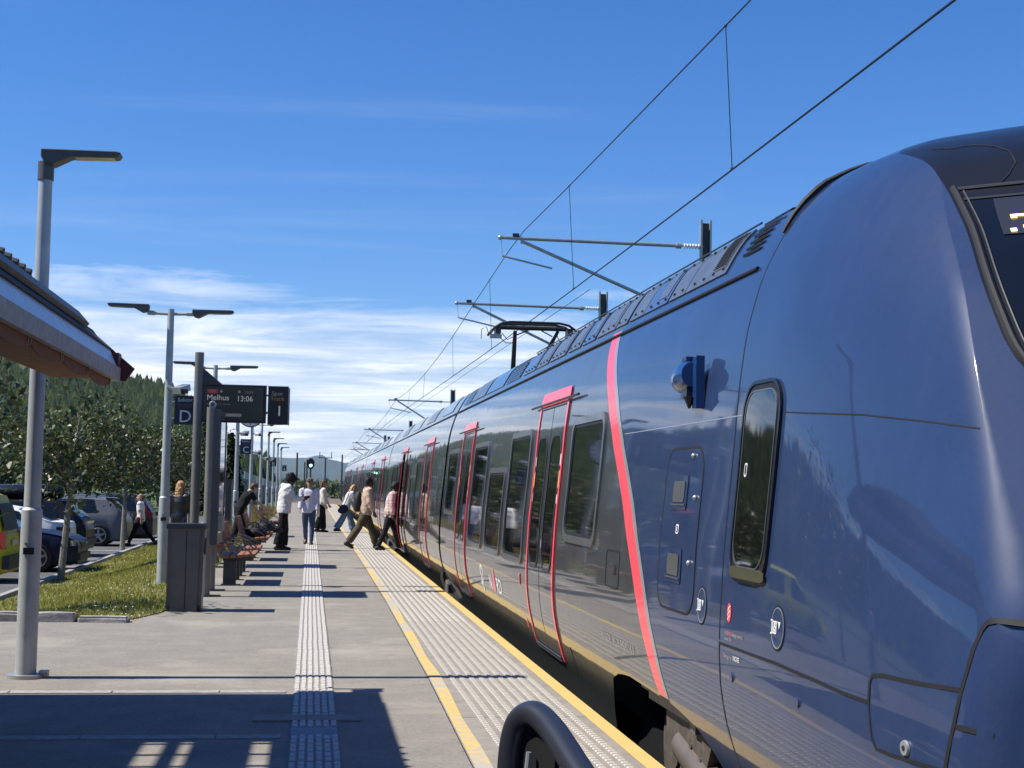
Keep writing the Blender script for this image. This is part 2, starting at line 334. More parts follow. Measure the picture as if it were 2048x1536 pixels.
# tactile guide tiles
def tile_mesh():
    b = MB(); b.cur = 0
    b.box((0, 0, .001), (.308, .296, .012)); b.cur = 1
    for i in range(6):
        x = -.154 + .0257 + i * .0513
        off = 0 if i % 2 else .15
        for s in ((-.148, .0 + (off - .15)), (off - .15 + .006, .148)) if False else ((-.146, -.006), (.006, .146)):
            sh = .03 if i % 2 else -.03
            ya_, yb_ = max(-.147, s[0] + sh), min(.147, s[1] + sh)
            b.box((x, (ya_ + yb_) / 2, .0095), (.036, yb_ - ya_, .008), taper=.86)
    return b.mesh('guide_tile', [M['tile'], M['tilerib']])
tm = tile_mesh()
yt = 6.3; i = 0
skip = (9.35, 10.25)
while i < 250 and yt < 82:
    if not (skip[0] - .15 < yt < skip[1] + .15 and (abs(yt - 9.5) < .16 or abs(yt - 10.1) < .1)):
        o = link('guide_tile', tm, platform); o.location = (.067 + random.uniform(-.002, .002), yt, random.uniform(-.001, .001)); i += 1
    yt += .3
b = MB(); b.box((.067, 82 + 18, .004), (.31, 36, .014)); o = b.build('guide_strip', M['tilerib'], platform)
# flush metal and concrete plates in the guide path, and flush kerb rows across the platform
b = MB(); b.box((.067, 9.5, .004), (.30, .46, .01)); b.build('smooth_plate', mat('blue_grey_plate', (.11, .14, .19), .55, .3, var=.15), platform)
for k, x0 in enumerate((-.12, .245)):
    b = MB(); b.box((x0 - .045, 10.12, .006), (.355, .24, .016)); b.build('junction_slab', M['tile'], platform)
for yk in (11.42, 9.42):
    x = -6.0
    while x < -.15:
        wd = .78 + random.uniform(-.06, .06)
        if x + wd > -.14: wd = -.14 - x
        if wd > .15:
            b = MB(); b.box((x + wd / 2, yk, .0025), (wd - .012, .13, .009)); b.build('flush_kerb_stone', M['granite'], platform)
        x += wd
# track
trk = MB()
trk.grid([[(2.2, y, -1.13), (2.45, y, -1.0), (3.0, y, -.93), (4.5, y, -.93), (5.2, y, -1.1)] for y in (-20, 0, 40, 100, 200, 500)])
struct(trk.build('track_bed', M['ballast']))
for sx in (-1, 1):
    r = MB(); r.box((3.73 + sx * .753, 230, -.84), (.07, 500, .16)); tag(r.build('running_rail', M['rail']), ('near' if sx < 0 else 'far') + ' steel running rail of the track beneath the train', 'rail')
# granite kerb of the lawn
xk = -4.3; kerb = thing('lawn_kerb', 'rough granite kerb stones along the front of the lawn', 'kerb', (-3.2, 17.1, 0))
while xk < -2.15:
    wd = .55 + random.uniform(-.08, .1)
    hh = .10 * (1 if xk < -2.9 else max(.25, 1 - (xk + 2.9) / .9))
    b = MB(); b.box((xk + wd / 2 + 3.2, .05 * math.sin(xk * 3) , hh / 2 - .03), (wd - .02, .2, hh + .06), taper=.96)
    me = b.mesh('kerb_stone', M['granite'])
    bm = bmesh.new(); bm.from_mesh(me); bmesh.ops.bevel(bm, geom=bm.edges[:], offset=.018, segments=2, affect='EDGES'); bmesh.ops.subdivide_edges(bm, edges=bm.edges[:], cuts=1)
    for v in bm.verts: v.co += Vector((random.uniform(-1, 1), random.uniform(-1, 1), random.uniform(-1, 1))) * .007
    bm.to_mesh(me); bm.free(); link('kerb_stone', me, kerb); xk += wd
# ---------------------------------------------------------------- the train
PZ = [-.6,-.1,.1,.2,.28,.4,.57,.75,.9,1.29,1.7,2.15,2.4,2.5,2.65,2.77,2.85,3.0,3.16,3.25,3.35,3.42]
PX = [2.42,2.33,2.25,2.22,2.195,2.165,2.138,2.128,2.13,2.15,2.19,2.228,2.262,2.283,2.325,2.365,2.405,2.485,2.585,2.78,3.2,3.73]
_pz = np.array(PZ); _px = np.array(PX)
# smooth the measured section with a small gaussian so reflections flow
_zf = np.linspace(-.6, 3.42, 420); _xf = np.interp(_zf, _pz, _px)
_k = np.exp(-np.linspace(-2, 2, 31) ** 2); _k /= _k.sum()
_xs = np.convolve(np.pad(_xf, 15, mode='edge'), _k, 'valid'); _wt = np.clip((3.25 - _zf) / .15, 0, 1); _xf = _xs * _wt + _xf * (1 - _wt)
def W(z): return float(np.interp(z, _zf, _xf))
TC = 3.73; YN = 7.4
_wnz = np.linspace(3.0, 3.52, 105); _wnx = np.interp(_wnz, [3.0, 3.08, 3.16,3.25,3.35,3.45,3.52], [W(3.0), W(3.08), W(3.16),2.70,2.90,3.25,3.73]); _kk = np.exp(-np.linspace(-2, 2, 13) ** 2); _kk /= _kk.sum(); _wns = np.convolve(np.pad(_wnx, 6, mode='reflect', reflect_type='odd'), _kk, 'valid')
def WN(z): return W(z) if z < 3.03 else min(TC_, float(np.interp(z, _wnz, _wns)))
TC_ = 3.73
CZ = [-0.6, 0.3, 0.8, 1.15, 1.41, 1.77, 2.14, 2.42, 2.59, 2.72, 2.9, 3.1, 3.2, 3.3, 3.4, 3.48, 3.52]
CYc = [4.75, 4.72, 4.72, 4.677, 4.827, 5.013, 5.231, 5.413, 5.575, 5.709, 5.894, 6.1, 6.3, 6.55, 6.8, 7.0, 7.2]
FY = [3.8, 3.77, 3.77, 3.78, 3.969, 4.216, 4.489, 4.652, 4.802, 4.924, 5.064, 5.25, 5.42, 5.75, 6.2, 6.7, 7.1]
DX = [0.08, 0.1, 0.14, 0.19, 0.22, 0.25, 0.27, 0.28, 0.28, 0.27, 0.25, 0.2, 0.17, 0.13, 0.09, 0.05, 0.0]
_zg = np.linspace(-.6, 3.52, 413)
def _smooth(zt, vt, sig=5.0, lo=0.):
    v = np.interp(_zg, zt, vt); k = np.exp(-.5 * (np.arange(-18, 19) / sig) ** 2); k /= k.sum()
    vp = np.concatenate([2 * v[0] - v[18:0:-1], v, 2 * v[-1] - v[-2:-20:-1]]); return np.convolve(vp, k, 'valid')
_cy, _fy, _dx = _smooth(CZ, CYc), _smooth(CZ, FY), _smooth(CZ, DX)
def cyc(z): return float(np.interp(z, _zg, _cy))
def fyz(z): return float(np.interp(z, _zg, _fy))
def dxz(z): return max(0., float(np.interp(z, _zg, _dx)))
def XF(y, z):
    if y >= YN: return W(z)
    yc = cyc(z); t = min(1.0, (YN - y) / (YN - yc)); x = WN(z) + dxz(z) * t ** 3.0
    if y < yc:
        x += (TC - x) * (yc - y) / ((yc - fyz(z)) * 1.15)
    return x
def SP(y, z, off=0.):
    e = .02
    dy = (XF(y + e, z) - XF(y - e, z)) / (2 * e); dz = (XF(y, z + e) - XF(y, z - e)) / (2 * e)
    n = Vector((-1, dy, dz)).normalized()
    return Vector((XF(y, z), y, z)) + n * off

def rrect(y0, y1, z0, z1, r, seg=6, slant=0.):
    pts = []
    for cxx, czz, a0 in ((y1 - r, z1 - r, 0), (y0 + r, z1 - r, 90), (y0 + r, z0 + r, 180), (y1 - r, z0 + r, 270)):
        for i in range(seg + 1):
            a = R(a0 + 90 * i / seg); z = czz + r * math.sin(a); pts.append((cxx + r * math.cos(a) + slant * (z - z0), z))
    return pts
def densify(pts, d=.08, closed=True):
    o = []; n = len(pts)
    for i in range(n if closed else n - 1):
        a, b = pts[i], pts[(i + 1) % n]; k = max(1, int(math.hypot(b[0]-a[0], b[1]-a[1]) / d))
        for j in range(k): o.append((a[0] + (b[0]-a[0]) * j / k, a[1] + (b[1]-a[1]) * j / k))
    if not closed: o.append(pts[-1])
    return o
def fill_rows(mb, poly, off, dz=.06):
    # scan-line fill of a convex outline, following the body surface
    zs = [p[1] for p in poly]; z0, z1 = min(zs), max(zs); n = max(4, int((z1 - z0) / dz)); rows = []
    for i in range(n + 1):
        f = i / n; f = (1 - math.cos(math.pi * f)) / 2 * .6 + f * .4
        z = z0 + 1e-4 + (z1 - z0 - 2e-4) * f; xs_ = []
        for j in range(len(poly)):
            a, b = poly[j], poly[(j + 1) % len(poly)]
            if (a[1] - z) * (b[1] - z) <= 0 and a[1] != b[1]: xs_.append(a[0] + (b[0]-a[0]) * (z - a[1]) / (b[1]-a[1]))
        if len(xs_) < 2: continue
        ya, yb = min(xs_), max(xs_); rows.append([SP(ya + (yb - ya) * c / 4, z, off) for c in range(5)])
    mb.grid(rows)
def ring(mb, poly, wid, off, inner=None, closed=True, base=0.0):
    # raised band running along an outline (width wid centred on it)
    p = densify(poly, .06, closed); n = len(p); A = []; B = []
    for i in range(n):
        a = p[(i - 1) % n] if closed or i else p[0]; b = p[(i + 1) % n] if closed or i < n - 1 else p[-1]
        t = Vector((b[0]-a[0], b[1]-a[1])); t = t.normalized() if t.length else Vector((1, 0)); nn = Vector((-t.y, t.x)) * wid / 2
        A.append((p[i][0] + nn.x, p[i][1] + nn.y)); B.append((p[i][0] - nn.x, p[i][1] - nn.y))
    rows = [[SP(*A[i], base), SP(*A[i], off), SP(*B[i], off), SP(*B[i], base)] for i in (list(range(n)) + ([0] if closed else []))]
    mb.grid(rows)
train = thing('train', 'long charcoal electric train with blue cab and red door frames at the platform', 'train', (0, 0, 0))
def part(name, mb, m, parent=None, smooth=40): return mb.build(name, m, parent or train, smooth)
ZR = [.42,.5,.57,.66,.75,.9,1.1,1.29,1.5,1.7,1.9,2.15,2.3,2.4,2.5,2.58,2.65,2.71,2.77,2.85,2.92,3.0,3.08,3.16,3.205,3.25,3.3,3.35,3.39,3.42]
def zrows(zb): return [zb + (.42 - zb) * i / 7 for i in range(7)] + ZR
REDZ = [-.6,.346,.615,1.034,1.526,1.965,2.282,2.625,2.859,3.5]
REDL = [8.5,8.904,9.114,9.504,10.012,10.567,10.895,11.285,11.47,11.55]
REDR = [8.25,8.655,8.81,9.17,9.647,10.196,10.515,10.917,11.16,11.25]
def redl(z): return float(np.interp(z, REDZ, REDL))
def redr(z): return float(np.interp(z, REDZ, REDR))
def arch(y):
    return float(np.interp(y, [7.0,7.55,7.74,8.07,8.53,9.75,10.12,10.42,10.6,10.9,11.0,11.15], [-.6,-.1,.14,.262,.32,.336,.306,.237,.10,-.08,-.3,-.6]))
def shell(mb, ystations, zbf, close=True):
    rows = []
    for y in ystations:
        yy_ = y if callable(y) else (lambda z, y=y: y)
        zb = zbf(yy_(.2))
        zs_ = zrows(zb)
        r = [Vector((W(z), yy_(z), z)) for z in zs_]
        r += [Vector((2 * TC - W(z), yy_(z), z)) for z in reversed(zs_[:-1])]
        rows.append(r)
    mb.grid(rows)
def lerpf(f, g, t): return lambda z: f(z) + (g(z) - f(z)) * t
# cab car: charcoal part up to the red band, blue part up to the nose
JY = [24.0, 42.1, 61.0, 79.5, 98.0]
b = MB(); sts = [JY[0] - .14, 20, 16, 13, 11.8] + [lerpf(lambda z: 11.75, redl, t) for t in (.1, .2, .25, .28, .31, .34, .37, .40, .43, .46, .5, .55, .62, .7, .8, .9)] + [redl]
shell(b, sts, lambda y: -.5 if y > 11.2 else max(-.5, arch(y) - .0)); part('cab_car_body', b, M['grey_paint'], smooth=60)
# (the archway opening is finished by a skirt panel below)
b = MB(); shell(b, [redr] + [lerpf(redr, lambda z: YN, t) for t in (.15,.3,.45,.6,.75,.9)] + [YN], arch); part('cab_body', b, M['blue_paint'], smooth=60)
for nm, fa, fb, mm in (('red_band', redl, lambda z: redl(z) - (redl(z) - redr(z)) * .74, M['red_paint']), ('silver_band', lambda z: redl(z) - (redl(z) - redr(z)) * .74, redr, M['silver_line'])):
    b = MB(); zs_ = [.338] + ZR[:20] if True else ZR
    zs_ = [.338, .38] + [z for z in ZR if z <= 2.86]
    b.grid([[SP(fa(z) + (fb(z) - fa(z)) * i / 2, z, .002) for i in range(3)] for z in zs_]); part(nm, b, mm, smooth=60)
b = MB(); shell(b, [redl, redr], lambda y: .338); part('band_shell', b, M['grey_paint'], smooth=60)
# nose
def plan(z, t):
    if t <= 1: 
        y = YN + (cyc(z) - YN) * t; return XF(y, z), y
    u = t - 1; xc = WN(z) + dxz(z); yc = cyc(z); yf = fyz(z)
    return xc + (TC - xc) * u, yc - (yc - yf) * (.7 * u + .3 * math.sin(math.pi / 2 * u))
_tb = _smooth([1.3, 1.45, 1.6, 1.8, 2.0, 2.14, 2.42, 2.59, 2.72, 2.9, 3.1, 3.2, 3.3, 3.4, 3.52], [2, 2, 1.6, 1.33, 1.1480000000000001, 1.088, 1.052, 1.048, 1.05, 1.02, 0.973, 0.886, 0.732, 0.652, 0.5], 5)
def tb(z): return float(min(2, np.interp(z, _zg, _tb)))
NZ = [-.55,-.3,-.1,.1,.2,.3,.4,.5,.6,.75,.9,1.1,1.29,1.45,1.55,1.65,1.75,1.85,1.95,2.05,2.12,2.2] + [2.2 + .03 * i for i in range(1, 42)] + [3.445,3.46,3.475,3.49,3.503,3.513,3.518]
def col_t(z, a, b, n, ease=False): return [a + (b - a) * i / n for i in range(n + 1)]
def mir(p): return Vector((2 * TC - p[0], p[1], p[2]))
def nose_rows(zs_, ta, tb_, n, seg=None):
    rows = []
    for z in zs_:
        a, b_ = ta(z), tb_(z); r = []
        ts = [a + (b_ - a) * i / n for i in range(n + 1)]
        for t in ts:
            x, y = plan(z, t); r.append(Vector((x, y, z)))
        rows.append(r)
    return rows
b = MB()
ra = nose_rows(NZ, lambda z: 0, lambda z: min(1, tb(z)), 22); rb = nose_rows(NZ, lambda z: min(1, tb(z)), tb, 16)
b.grid(ra); b.grid(rb); b.grid([[mir(p) for p in r] for r in ra], True); b.grid([[mir(p) for p in r] for r in rb], True)
b.grid([[p, mir(p)] for p in [Vector((WN(3.51), YN, 3.515)), Vector((WN(3.51), YN + .05, 3.40))]])
b.grid([[Vector((WN(z), YN, z)), Vector((WN(z) + .05, YN + .03, z - .06))] for z in NZ if z > 3.0])
me = b.mesh('nose_shell', M['blue_paint'], recalc=True)
bm = bmesh.new(); bm.from_mesh(me); bmesh.ops.remove_doubles(bm, verts=bm.verts, dist=.0004); bmesh.ops.recalc_face_normals(bm, faces=bm.faces); bm.to_mesh(me); bm.free()
me.polygons.foreach_set('use_smooth', [True] * len(me.polygons)); nose = link('nose_shell', me, train)
b = MB(); zs_ = [z for z in NZ if z >= 1.45]
rc = nose_rows(zs_, tb, lambda z: 2.0, 22)
b.grid(rc); b.grid([[mir(p) for p in r] for r in rc], True)
b.add([rc[-1][0], mir(rc[-1][0]), mir(rc[-1][-1])], [(0, 1, 2)])
me = b.mesh('windscreen_shell', M['blackgloss']); bm = bmesh.new(); bm.from_mesh(me); bmesh.ops.remove_doubles(bm, verts=bm.verts, dist=.0004); bmesh.ops.recalc_face_normals(bm, faces=bm.faces); bm.to_mesh(me); bm.free()
me.polygons.foreach_set('use_smooth', [True] * len(me.polygons)); wsc = link('windscreen_shell', me, train)
# rubber bead round the windscreen and the sill line over it
def nose_pt(z, t, off=0.):
    e = .01; x, y = plan(z, t); x1, y1 = plan(z, t + e); x2, y2 = plan(z + e, t)
    a = Vector((x1 - x, y1 - y, 0)); c = Vector((x2 - x, y2 - y, e)); n = c.cross(a).normalized()
    if n.y > 0 and n.x > 0: n = -n
    if n.dot(Vector((-1, -1, .2))) < 0: n = -n
    return Vector((x, y, z)) + n * off
b = MB(); b.tube([nose_pt(z, tb(z) + .02, .004) for z in np.linspace(2.92, 1.6, 34)], .017, 8); part('windscreen_bead', b, M['rubber'], wsc)
b = MB(); b.tube([nose_pt(z, tb(z) + .045, .006) for z in np.linspace(2.90, 1.6, 34)], .005, 6); part('windscreen_trim', b, M['dark'], wsc)
b = MB(); b.tube([nose_pt(2.915, t, .004) for t in np.linspace(1.035, 2.0, 20)], .009, 6); b.tube([nose_pt(2.855, t, .004) for t in np.linspace(1.05, 2.0, 20)], .006, 6); part('windscreen_header', b, M['dark'], wsc)
b = MB(); b.grid([[nose_pt(z, t, .004) for t in np.linspace(max(1.07, tb(z) + .05), 1.98, 24)] for z in np.linspace(2.845, 1.75, 18)]); part('windscreen_pane', b, M['screen_glass'], wsc)
b = MB()
cpts = [nose_pt(z, t, .003) for z, t in ((3.2, 1.0), (3.175, 1.065), (3.18, 1.11), (3.175, 1.15), (3.15, 1.20), (3.10, 1.235), (3.03, 1.24), (2.97, 1.21), (2.93, 1.18))]
b.tube(cpts, .0022, 5); part('hatch_seam', b, M['seam'], wsc)
b = MB(); b.grid([[nose_pt(z, t, .009) for t in np.linspace(1.145, 1.75, 14)] for z in np.linspace(2.84, 2.655, 5)]); dd = part('destination_display', b, mat('display_glass', (.02, .022, .028), .3, 0, .5, var=.1), wsc)
M['led'] = mat('amber_led', (1.0, .62, .16), .5, emit=2.6)
b = MB()
for t0, t1, z0, z1 in ((1.180,1.24,2.747,2.737),(1.180,1.197,2.737,2.729),(1.168,1.185,2.678,2.663),(1.205,1.215,2.69,2.66),(1.26,1.33,2.747,2.737),(1.29,1.30,2.737,2.66)):
    b.grid([[nose_pt(z, t, .013) for t in np.linspace(t0, t1, 3)] for z in (z0, z1)])
part('led_segments', b, M['led'], dd)['kind'] = 'stuff'
# other cars
for i in range(4):
    y0, y1 = JY[i] + .14, JY[i + 1] - .14
    if i == 3: y1 = JY[4]
    b = MB(); shell(b, list(np.linspace(y0, y1, 6)), lambda y: -.5)
    rw = [Vector((W(z), y1, z)) for z in zrows(-.5)]
    part('car_body', b, M['grey_paint'], smooth=60)
for i, y in enumerate(JY[:4]):
    b = MB(); rows = []
    for yy_ in (y - .15, y - .1, y - .05, y, y + .05, y + .1, y + .15):
        ins = .07 if (round((yy_ - y) * 20) % 2) else .035
        r = [Vector((W(z) + ins * (.3 if z > 3.2 else 1), yy_, z - (ins if z > 3.2 else 0))) for z in zrows(-.3)]
        rows.append(r + [mir(p) for p in reversed(r[:-1])])
    b.grid(rows); part('gangway_bellows', b, M['rubber'])
b = MB(); r = [Vector((W(z), JY[4], z)) for z in zrows(-.5)]; rr_ = r + [mir(p) for p in reversed(r[:-1])]
b.add([p + Vector((0, .001, 0)) for p in rr_], [tuple(range(len(rr_)))]); part('end_wall', b, M['blackgloss'])
# cantrail gutter, roof lip
b = MB(); b.tube([SP(y, 2.812, .006) for y in (7.58, 10, 14, 20, JY[0] - .16)], .012, 6); part('cantrail_gutter', b, M['seam'])
for i in range(4):
    b = MB(); b.tube([SP(y, 2.812, .006) for y in (JY[i] + .16, JY[i+1] - .16)], .012, 6); part('cantrail_gutter', b, M['seam'])
b = MB(); b.tube([Vector((WN(z) - .006, YN + .012, z + .006)) for z in np.linspace(2.98, 3.5, 16)] , [.008 + .016 * math.sin(math.pi * i / 15) for i in range(16)], 6); part('roof_seal', b, M['seam'])
b = MB(); ring(b, [(YN, z) for z in np.linspace(3.1, .83, 30)] , .012, .0015, closed=False); part('cab_seam', b, M['seam'])
b = MB(); ring(b, [(YN, .82), (YN, .6), (YN - .02, .4), (YN - .07, .2), (YN - .2, -.1), (YN - .3, -.3)], .016, .0015, closed=False); part('cab_seam', b, M['seam'])
# horizontal joint line of the cab
b = MB(); ring(b, [(y, 1.995 - (0 if y > 7 else (7 - y) * .012)) for y in np.linspace(10.15, 7.27, 20)], .006, .0018, closed=False)
b2 = M.setdefault('seam_light', mat('seam_highlight', (.22, .27, .36), .4, var=.1)); part('belt_joint', b, b2)
b = MB(); ring(b, [(y, float(np.interp(y, [5.05, 5.38, 5.83, 6.34, 6.72], [1.845, 1.886, 1.931, 1.961, 1.985]))) for y in np.linspace(6.64, 5.08, 24)], .006, .0018, closed=False); part('belt_joint', b, M['seam'])
# windows
def window(y0, y1, z0, z1, r=.1):
    o = MB(); ring(o, rrect(y0, y1, z0, z1, r), .06, .018); f = part('window', o, M['wframe'])
    o = MB(); fill_rows(o, rrect(y0 + .02, y1 - .02, z0 + .02, z1 - .02, r), .005); part('pane', o, M['glass'], f)
    o = MB(); ring(o, rrect(y0 + .045, y1 - .045, z0 + .045, z1 - .045, r * .8), .022, .010); part('gasket', o, M['rubber'], f)
    return f
def door(y0, y1, z_bot=.09, header=True, stick=True):
    red = M['red_paint']; d = MB()
    ring(d, [(y1 - .035, z_bot), (y1 - .035, 2.44), (y0 + .035, 2.44), (y0 + .035, z_bot)], .072, .014, closed=False)
    fr = part('door', d, red)
    o = MB(); fill_rows(o, [(y0, 2.415), (y1, 2.415), (y1, 2.46), (y1 - .04, 2.515), (y0 + .04, 2.515), (y0, 2.46)], .012, .02)
    fill_rows(o, [(y0 + .05, 2.36), (y1 - .05, 2.36), (y1 - .05, 2.425), (y0 + .05, 2.425)], .010, .02); part('header_panel', o, red, fr)
    mid = (y0 + y1) / 2
    for a, c in ((y0 + .075, mid - .008), (mid + .008, y1 - .075)):
        o = MB(); fill_rows(o, [(a, z_bot + .03), (c, z_bot + .03), (c, 2.35), (a, 2.35)], .006, .08); part('door_leaf', o, M['grey_paint'], fr)
    o = MB(); ring(o, [(mid, z_bot + .03), (mid, 2.35)], .02, .007, closed=False); part('centre_seal', o, M['rubber'], fr)
    o = MB(); ring(o, rrect(y0 + .07, y1 - .07, z_bot + .02, 2.355, .05), .012, .007); part('leaf_outline', o, M['rubber'], fr)
    for a, c in ((y0 + .14, mid - .10), (mid + .10, y1 - .14)):
        o = MB(); fill_rows(o, rrect(a, c, .86, 2.09, min(.16, (c - a) * .48)), .009); part('door_window', o, M['glass'], fr)
        o = MB(); ring(o, rrect(a, c, .86, 2.09, min(.16, (c - a) * .48)), .03, .014); part('window_frame', o, M['dark'], fr)
    if stick:
        for a in (y0 + .105, y1 - .105):
            for z0, z1, mm, wd in ((1.80, 1.91, M['white'], .05), (1.60, 1.76, M['yellow_lbl'], .07), (1.46, 1.55, M['white'], .03)):
                o = MB(); fill_rows(o, rrect(a - wd / 2, a + wd / 2, z0, z1, wd * .4), .0105, .03); part('door_sticker', o, mm, fr)
        o = MB(); fill_rows(o, rrect(mid - .07, mid - .03, 1.04, 1.13, .018), .012, .02); part('door_button', o, M['steel'], fr)
    if header:
        o = MB(); o.tube([SP(y0 - .55, 2.395, .035), SP(y1 + .45, 2.395, .035)], .012, 6); part('rain_gutter', o, M['dark'], fr)
    o = MB(); o.tube([SP(y0 + .1, .12, .02), SP(y1 - .1, .12, .02)], .008, 5)
    o.tube([SP(y0 + .12, .085, .012), SP(y1 - .12, .085, .012)], .012, 5); part('step_plate', o, M['dark'], fr)
    return fr
window(10.85, 12.2, 1.185, 2.165, .12)
door(12.6, 14.2)
window(14.55, 15.98, .855, 2.165); window(16.33, 17.73, .855, 1.80); window(18.12, 19.62, .855, 2.15)
door(20.0, 21.45); window(21.86, 23.3, 1.195, 2.145)
for i in range(4):
    o = JY[i]
    window(o + 1.05, o + 2.3, 1.195, 2.145) if i else None
    door(o + 2.85, o + 4.4, stick=(i < 1))
    window(o + 5.0, o + 6.45, .855, 2.12); window(o + 6.8, o + 8.1, .855, 1.8); window(o + 8.4, o + 9.8, .855, 2.12)
    door(o + 10.2, o + 11.75, stick=False)
    window(o + 12.2, o + 13.6, .855, 2.12); window(o + 14.2, o + 15.6, 1.195, 2.12)
# ---- open door of the second car: cut the shell, build the vestibule
def cut_shell(ob, y0, y1, z0, z1):
    me = ob.data; bm = bmesh.new(); bm.from_mesh(me)
    for co, no in (((0, y0, 0), (0, 1, 0)), ((0, y1, 0), (0, 1, 0)), ((0, 0, z0), (0, 0, 1)), ((0, 0, z1), (0, 0, 1))):
        bmesh.ops.bisect_plane(bm, geom=bm.verts[:] + bm.edges[:] + bm.faces[:], plane_co=co, plane_no=no)
    dead = [f for f in bm.faces if f.calc_center_median().x < 3.2 and y0 < f.calc_center_median().y < y1 and z0 < f.calc_center_median().z < z1]
    bmesh.ops.delete(bm, geom=dead, context='FACES'); bm.to_mesh(me); bm.free()
car2 = [o for o in train.children if o.name.startswith('car_body')][0]
OD = (JY[0] + 10.2, JY[0] + 11.75)
cut_shell(car2, OD[0] + .07, OD[1] - .07, .09, 2.36)
od = [o for o in train.children if o.name.startswith('door') and o.data and abs(sum(v.co.y for v in o.data.vertices) / len(o.data.vertices) - sum(OD) / 2) < .5][0]
for ch in kids(od):
    if ch.name.split('.')[0] in ('door_leaf', 'door_window', 'window_frame', 'centre_seal', 'leaf_outline'): bpy.data.objects.remove(ch)
b = MB()
xa, xb_ = 2.3, 3.9; ya, yb = OD[0] - .6, OD[1] + .6
b.add([(xa - .12, ya, .06), (xb_, ya, .06), (xb_, yb, .06), (xa - .12, yb, .06), (xa, ya, 2.4), (xb_, ya, 2.4), (xb_, yb, 2.4), (xa, yb, 2.4)], [(0,1,2,3), (1,2,6,5), (0,1,5,4), (2,3,7,6), (4,5,6,7)])
part('vestibule', b, mat('dim_vestibule', (.10, .10, .105), .7, var=.1), smooth=False)
for a, c in ((OD[0] - .62, OD[0] - .02), (OD[1] + .02, OD[1] + .62)):
    o = MB(); fill_rows(o, [(a, .12), (c, .12), (c, 2.33), (a, 2.33)], .045, .08); part('door_leaf', o, M['grey_paint'], od)
    o = MB(); fill_rows(o, rrect(a + .1, c - .1, .86, 2.09, .15), .048); part('door_window', o, M['glass'], od)
b = MB()
for y in (OD[0] + .12, OD[1] - .12): b.tube([(2.42, y, .1), (2.40, y, 1.0), (2.46, y, 1.9)], .016, 6)
part('grab_rail', b, M['yellow_lbl'])
# ---- cab side details
b = MB(); fill_rows(b, rrect(6.665, 7.245, 1.155, 2.155, .17), .010); cw = part('cab_window', b, M['rubber'])
b = MB(); ring(b, rrect(6.675, 7.238, 1.16, 2.148, .16), .018, .016); part('outer_frame', b, M['blackgloss'], cw)
b = MB(); fill_rows(b, rrect(6.715, 7.20, 1.225, 2.105, .12), .014); part('pane', b, M['glass'], cw)
b = MB(); ring(b, rrect(6.715, 7.20, 1.225, 2.105, .12), .007, .017); part('inner_trim', b, M['wframe'], cw)
b = MB(); fill_rows(b, rrect(6.68, 7.23, 1.165, 1.225, .05), .0165, .02); part('sill', b, mat('olive_sill', (.10, .10, .055), .3, .4, .5, var=.2), cw)
b = MB(); ring(b, rrect(7.09, 7.125, 1.675, 1.74, .017), .006, .0165); part('lock_ring', b, M['white'], cw)
def outline(name, poly, wid=.012, off=.0016, m=None, closed=True, par=None):
    o = MB(); ring(o, poly, wid, off, closed=closed); return part(name, o, m or M['seam'], par)
b = MB(); fill_rows(b, rrect(7.95, 8.79, .90, 1.85, .15), .0025); hp = part('access_panel', b, M['blue_paint'])
outline('panel_gap', rrect(7.95, 8.79, .90, 1.85, .15), .016, .0035, par=hp)
for z0, z1 in ((1.485, 1.69), (1.056, 1.262)):
    b = MB(); fill_rows(b, rrect(8.24, 8.60, z0, z1, .012), .008, .03); gp = part('grille_plate', b, M['blue_paint'], hp)
    b = MB(); fill_rows(b, rrect(8.29, 8.55, z0 + .045, z1 - .035, .01), .012, .03); ring(b, [(8.26, z0 + .03), (8.58, z0 + .03)], .008, .014, closed=False); part('grille', b, M['wframe'], hp)
for (y, z) in ((8.17, 1.80), (8.05, 1.56), (8.06, 1.19)):
    b = MB(); b.ball(SP(y, z, .008), .016, 8, 6); part('panel_bolt', b, M['steel'], hp)
b = MB(); fill_rows(b, rrect(8.365, 8.43, 1.345, 1.40, .01), .0045, .02); b2 = part('pictogram', b, M['white'], hp)
b = MB(); fill_rows(b, rrect(8.375, 8.42, 1.353, 1.392, .006), .0058, .02); part('pictogram_inset', b, M['blue_paint'], hp)
b = MB(); ring(b, [(8.398, 1.36), (8.398, 1.386)], .014, .0066, closed=False); part('pictogram_arrow', b, M['white'], hp)
def circ(y, z, ry, rz, n=28): return [(y + ry * math.cos(2*math.pi*i/n), z + rz * math.sin(2*math.pi*i/n)) for i in range(n)]
for (y, z) in ((7.76, .976), (6.48, .978)):
    b = MB(); fill_rows(b, circ(y, z, .085, .095), .002, .02); c = part('round_cover', b, M['blue_paint'])
    outline('cover_ring', circ(y, z, .09, .10), .010, .004, par=c); outline('cover_edge', circ(y, z, .083, .092), .004, .0045, M['seam_light'], par=c)
    b = MB(); ring(b, [(y + .085, z + .03), (y + .066, z + .03), (y + .066, z - .03), (y + .085, z - .03)], .008, .006, closed=False)
    ring(b, rrect(y + .008, y + .052, z - .026, z + .026, .004), .006, .006); ring(b, circ(y + .03, z - .006, .010, .012, 10), .006, .006); ring(b, circ(y + .03, z + .014, .006, .006, 8), .005, .006)
    fill_rows(b, [(y - .02, z + .022), (y - .012, z + .03), (y - .045, z + .03), (y - .03, z - .005)], .006, .01); part('cover_pictogram', b, M['white'], c)
for (y, z) in ((7.18, .665), (6.21, .682)):
    b = MB(); b.tube([SP(y, z, -.005), SP(y, z, .008)], [.026, .022], 12); part('jacking_stud', b, M['blue_paint'])
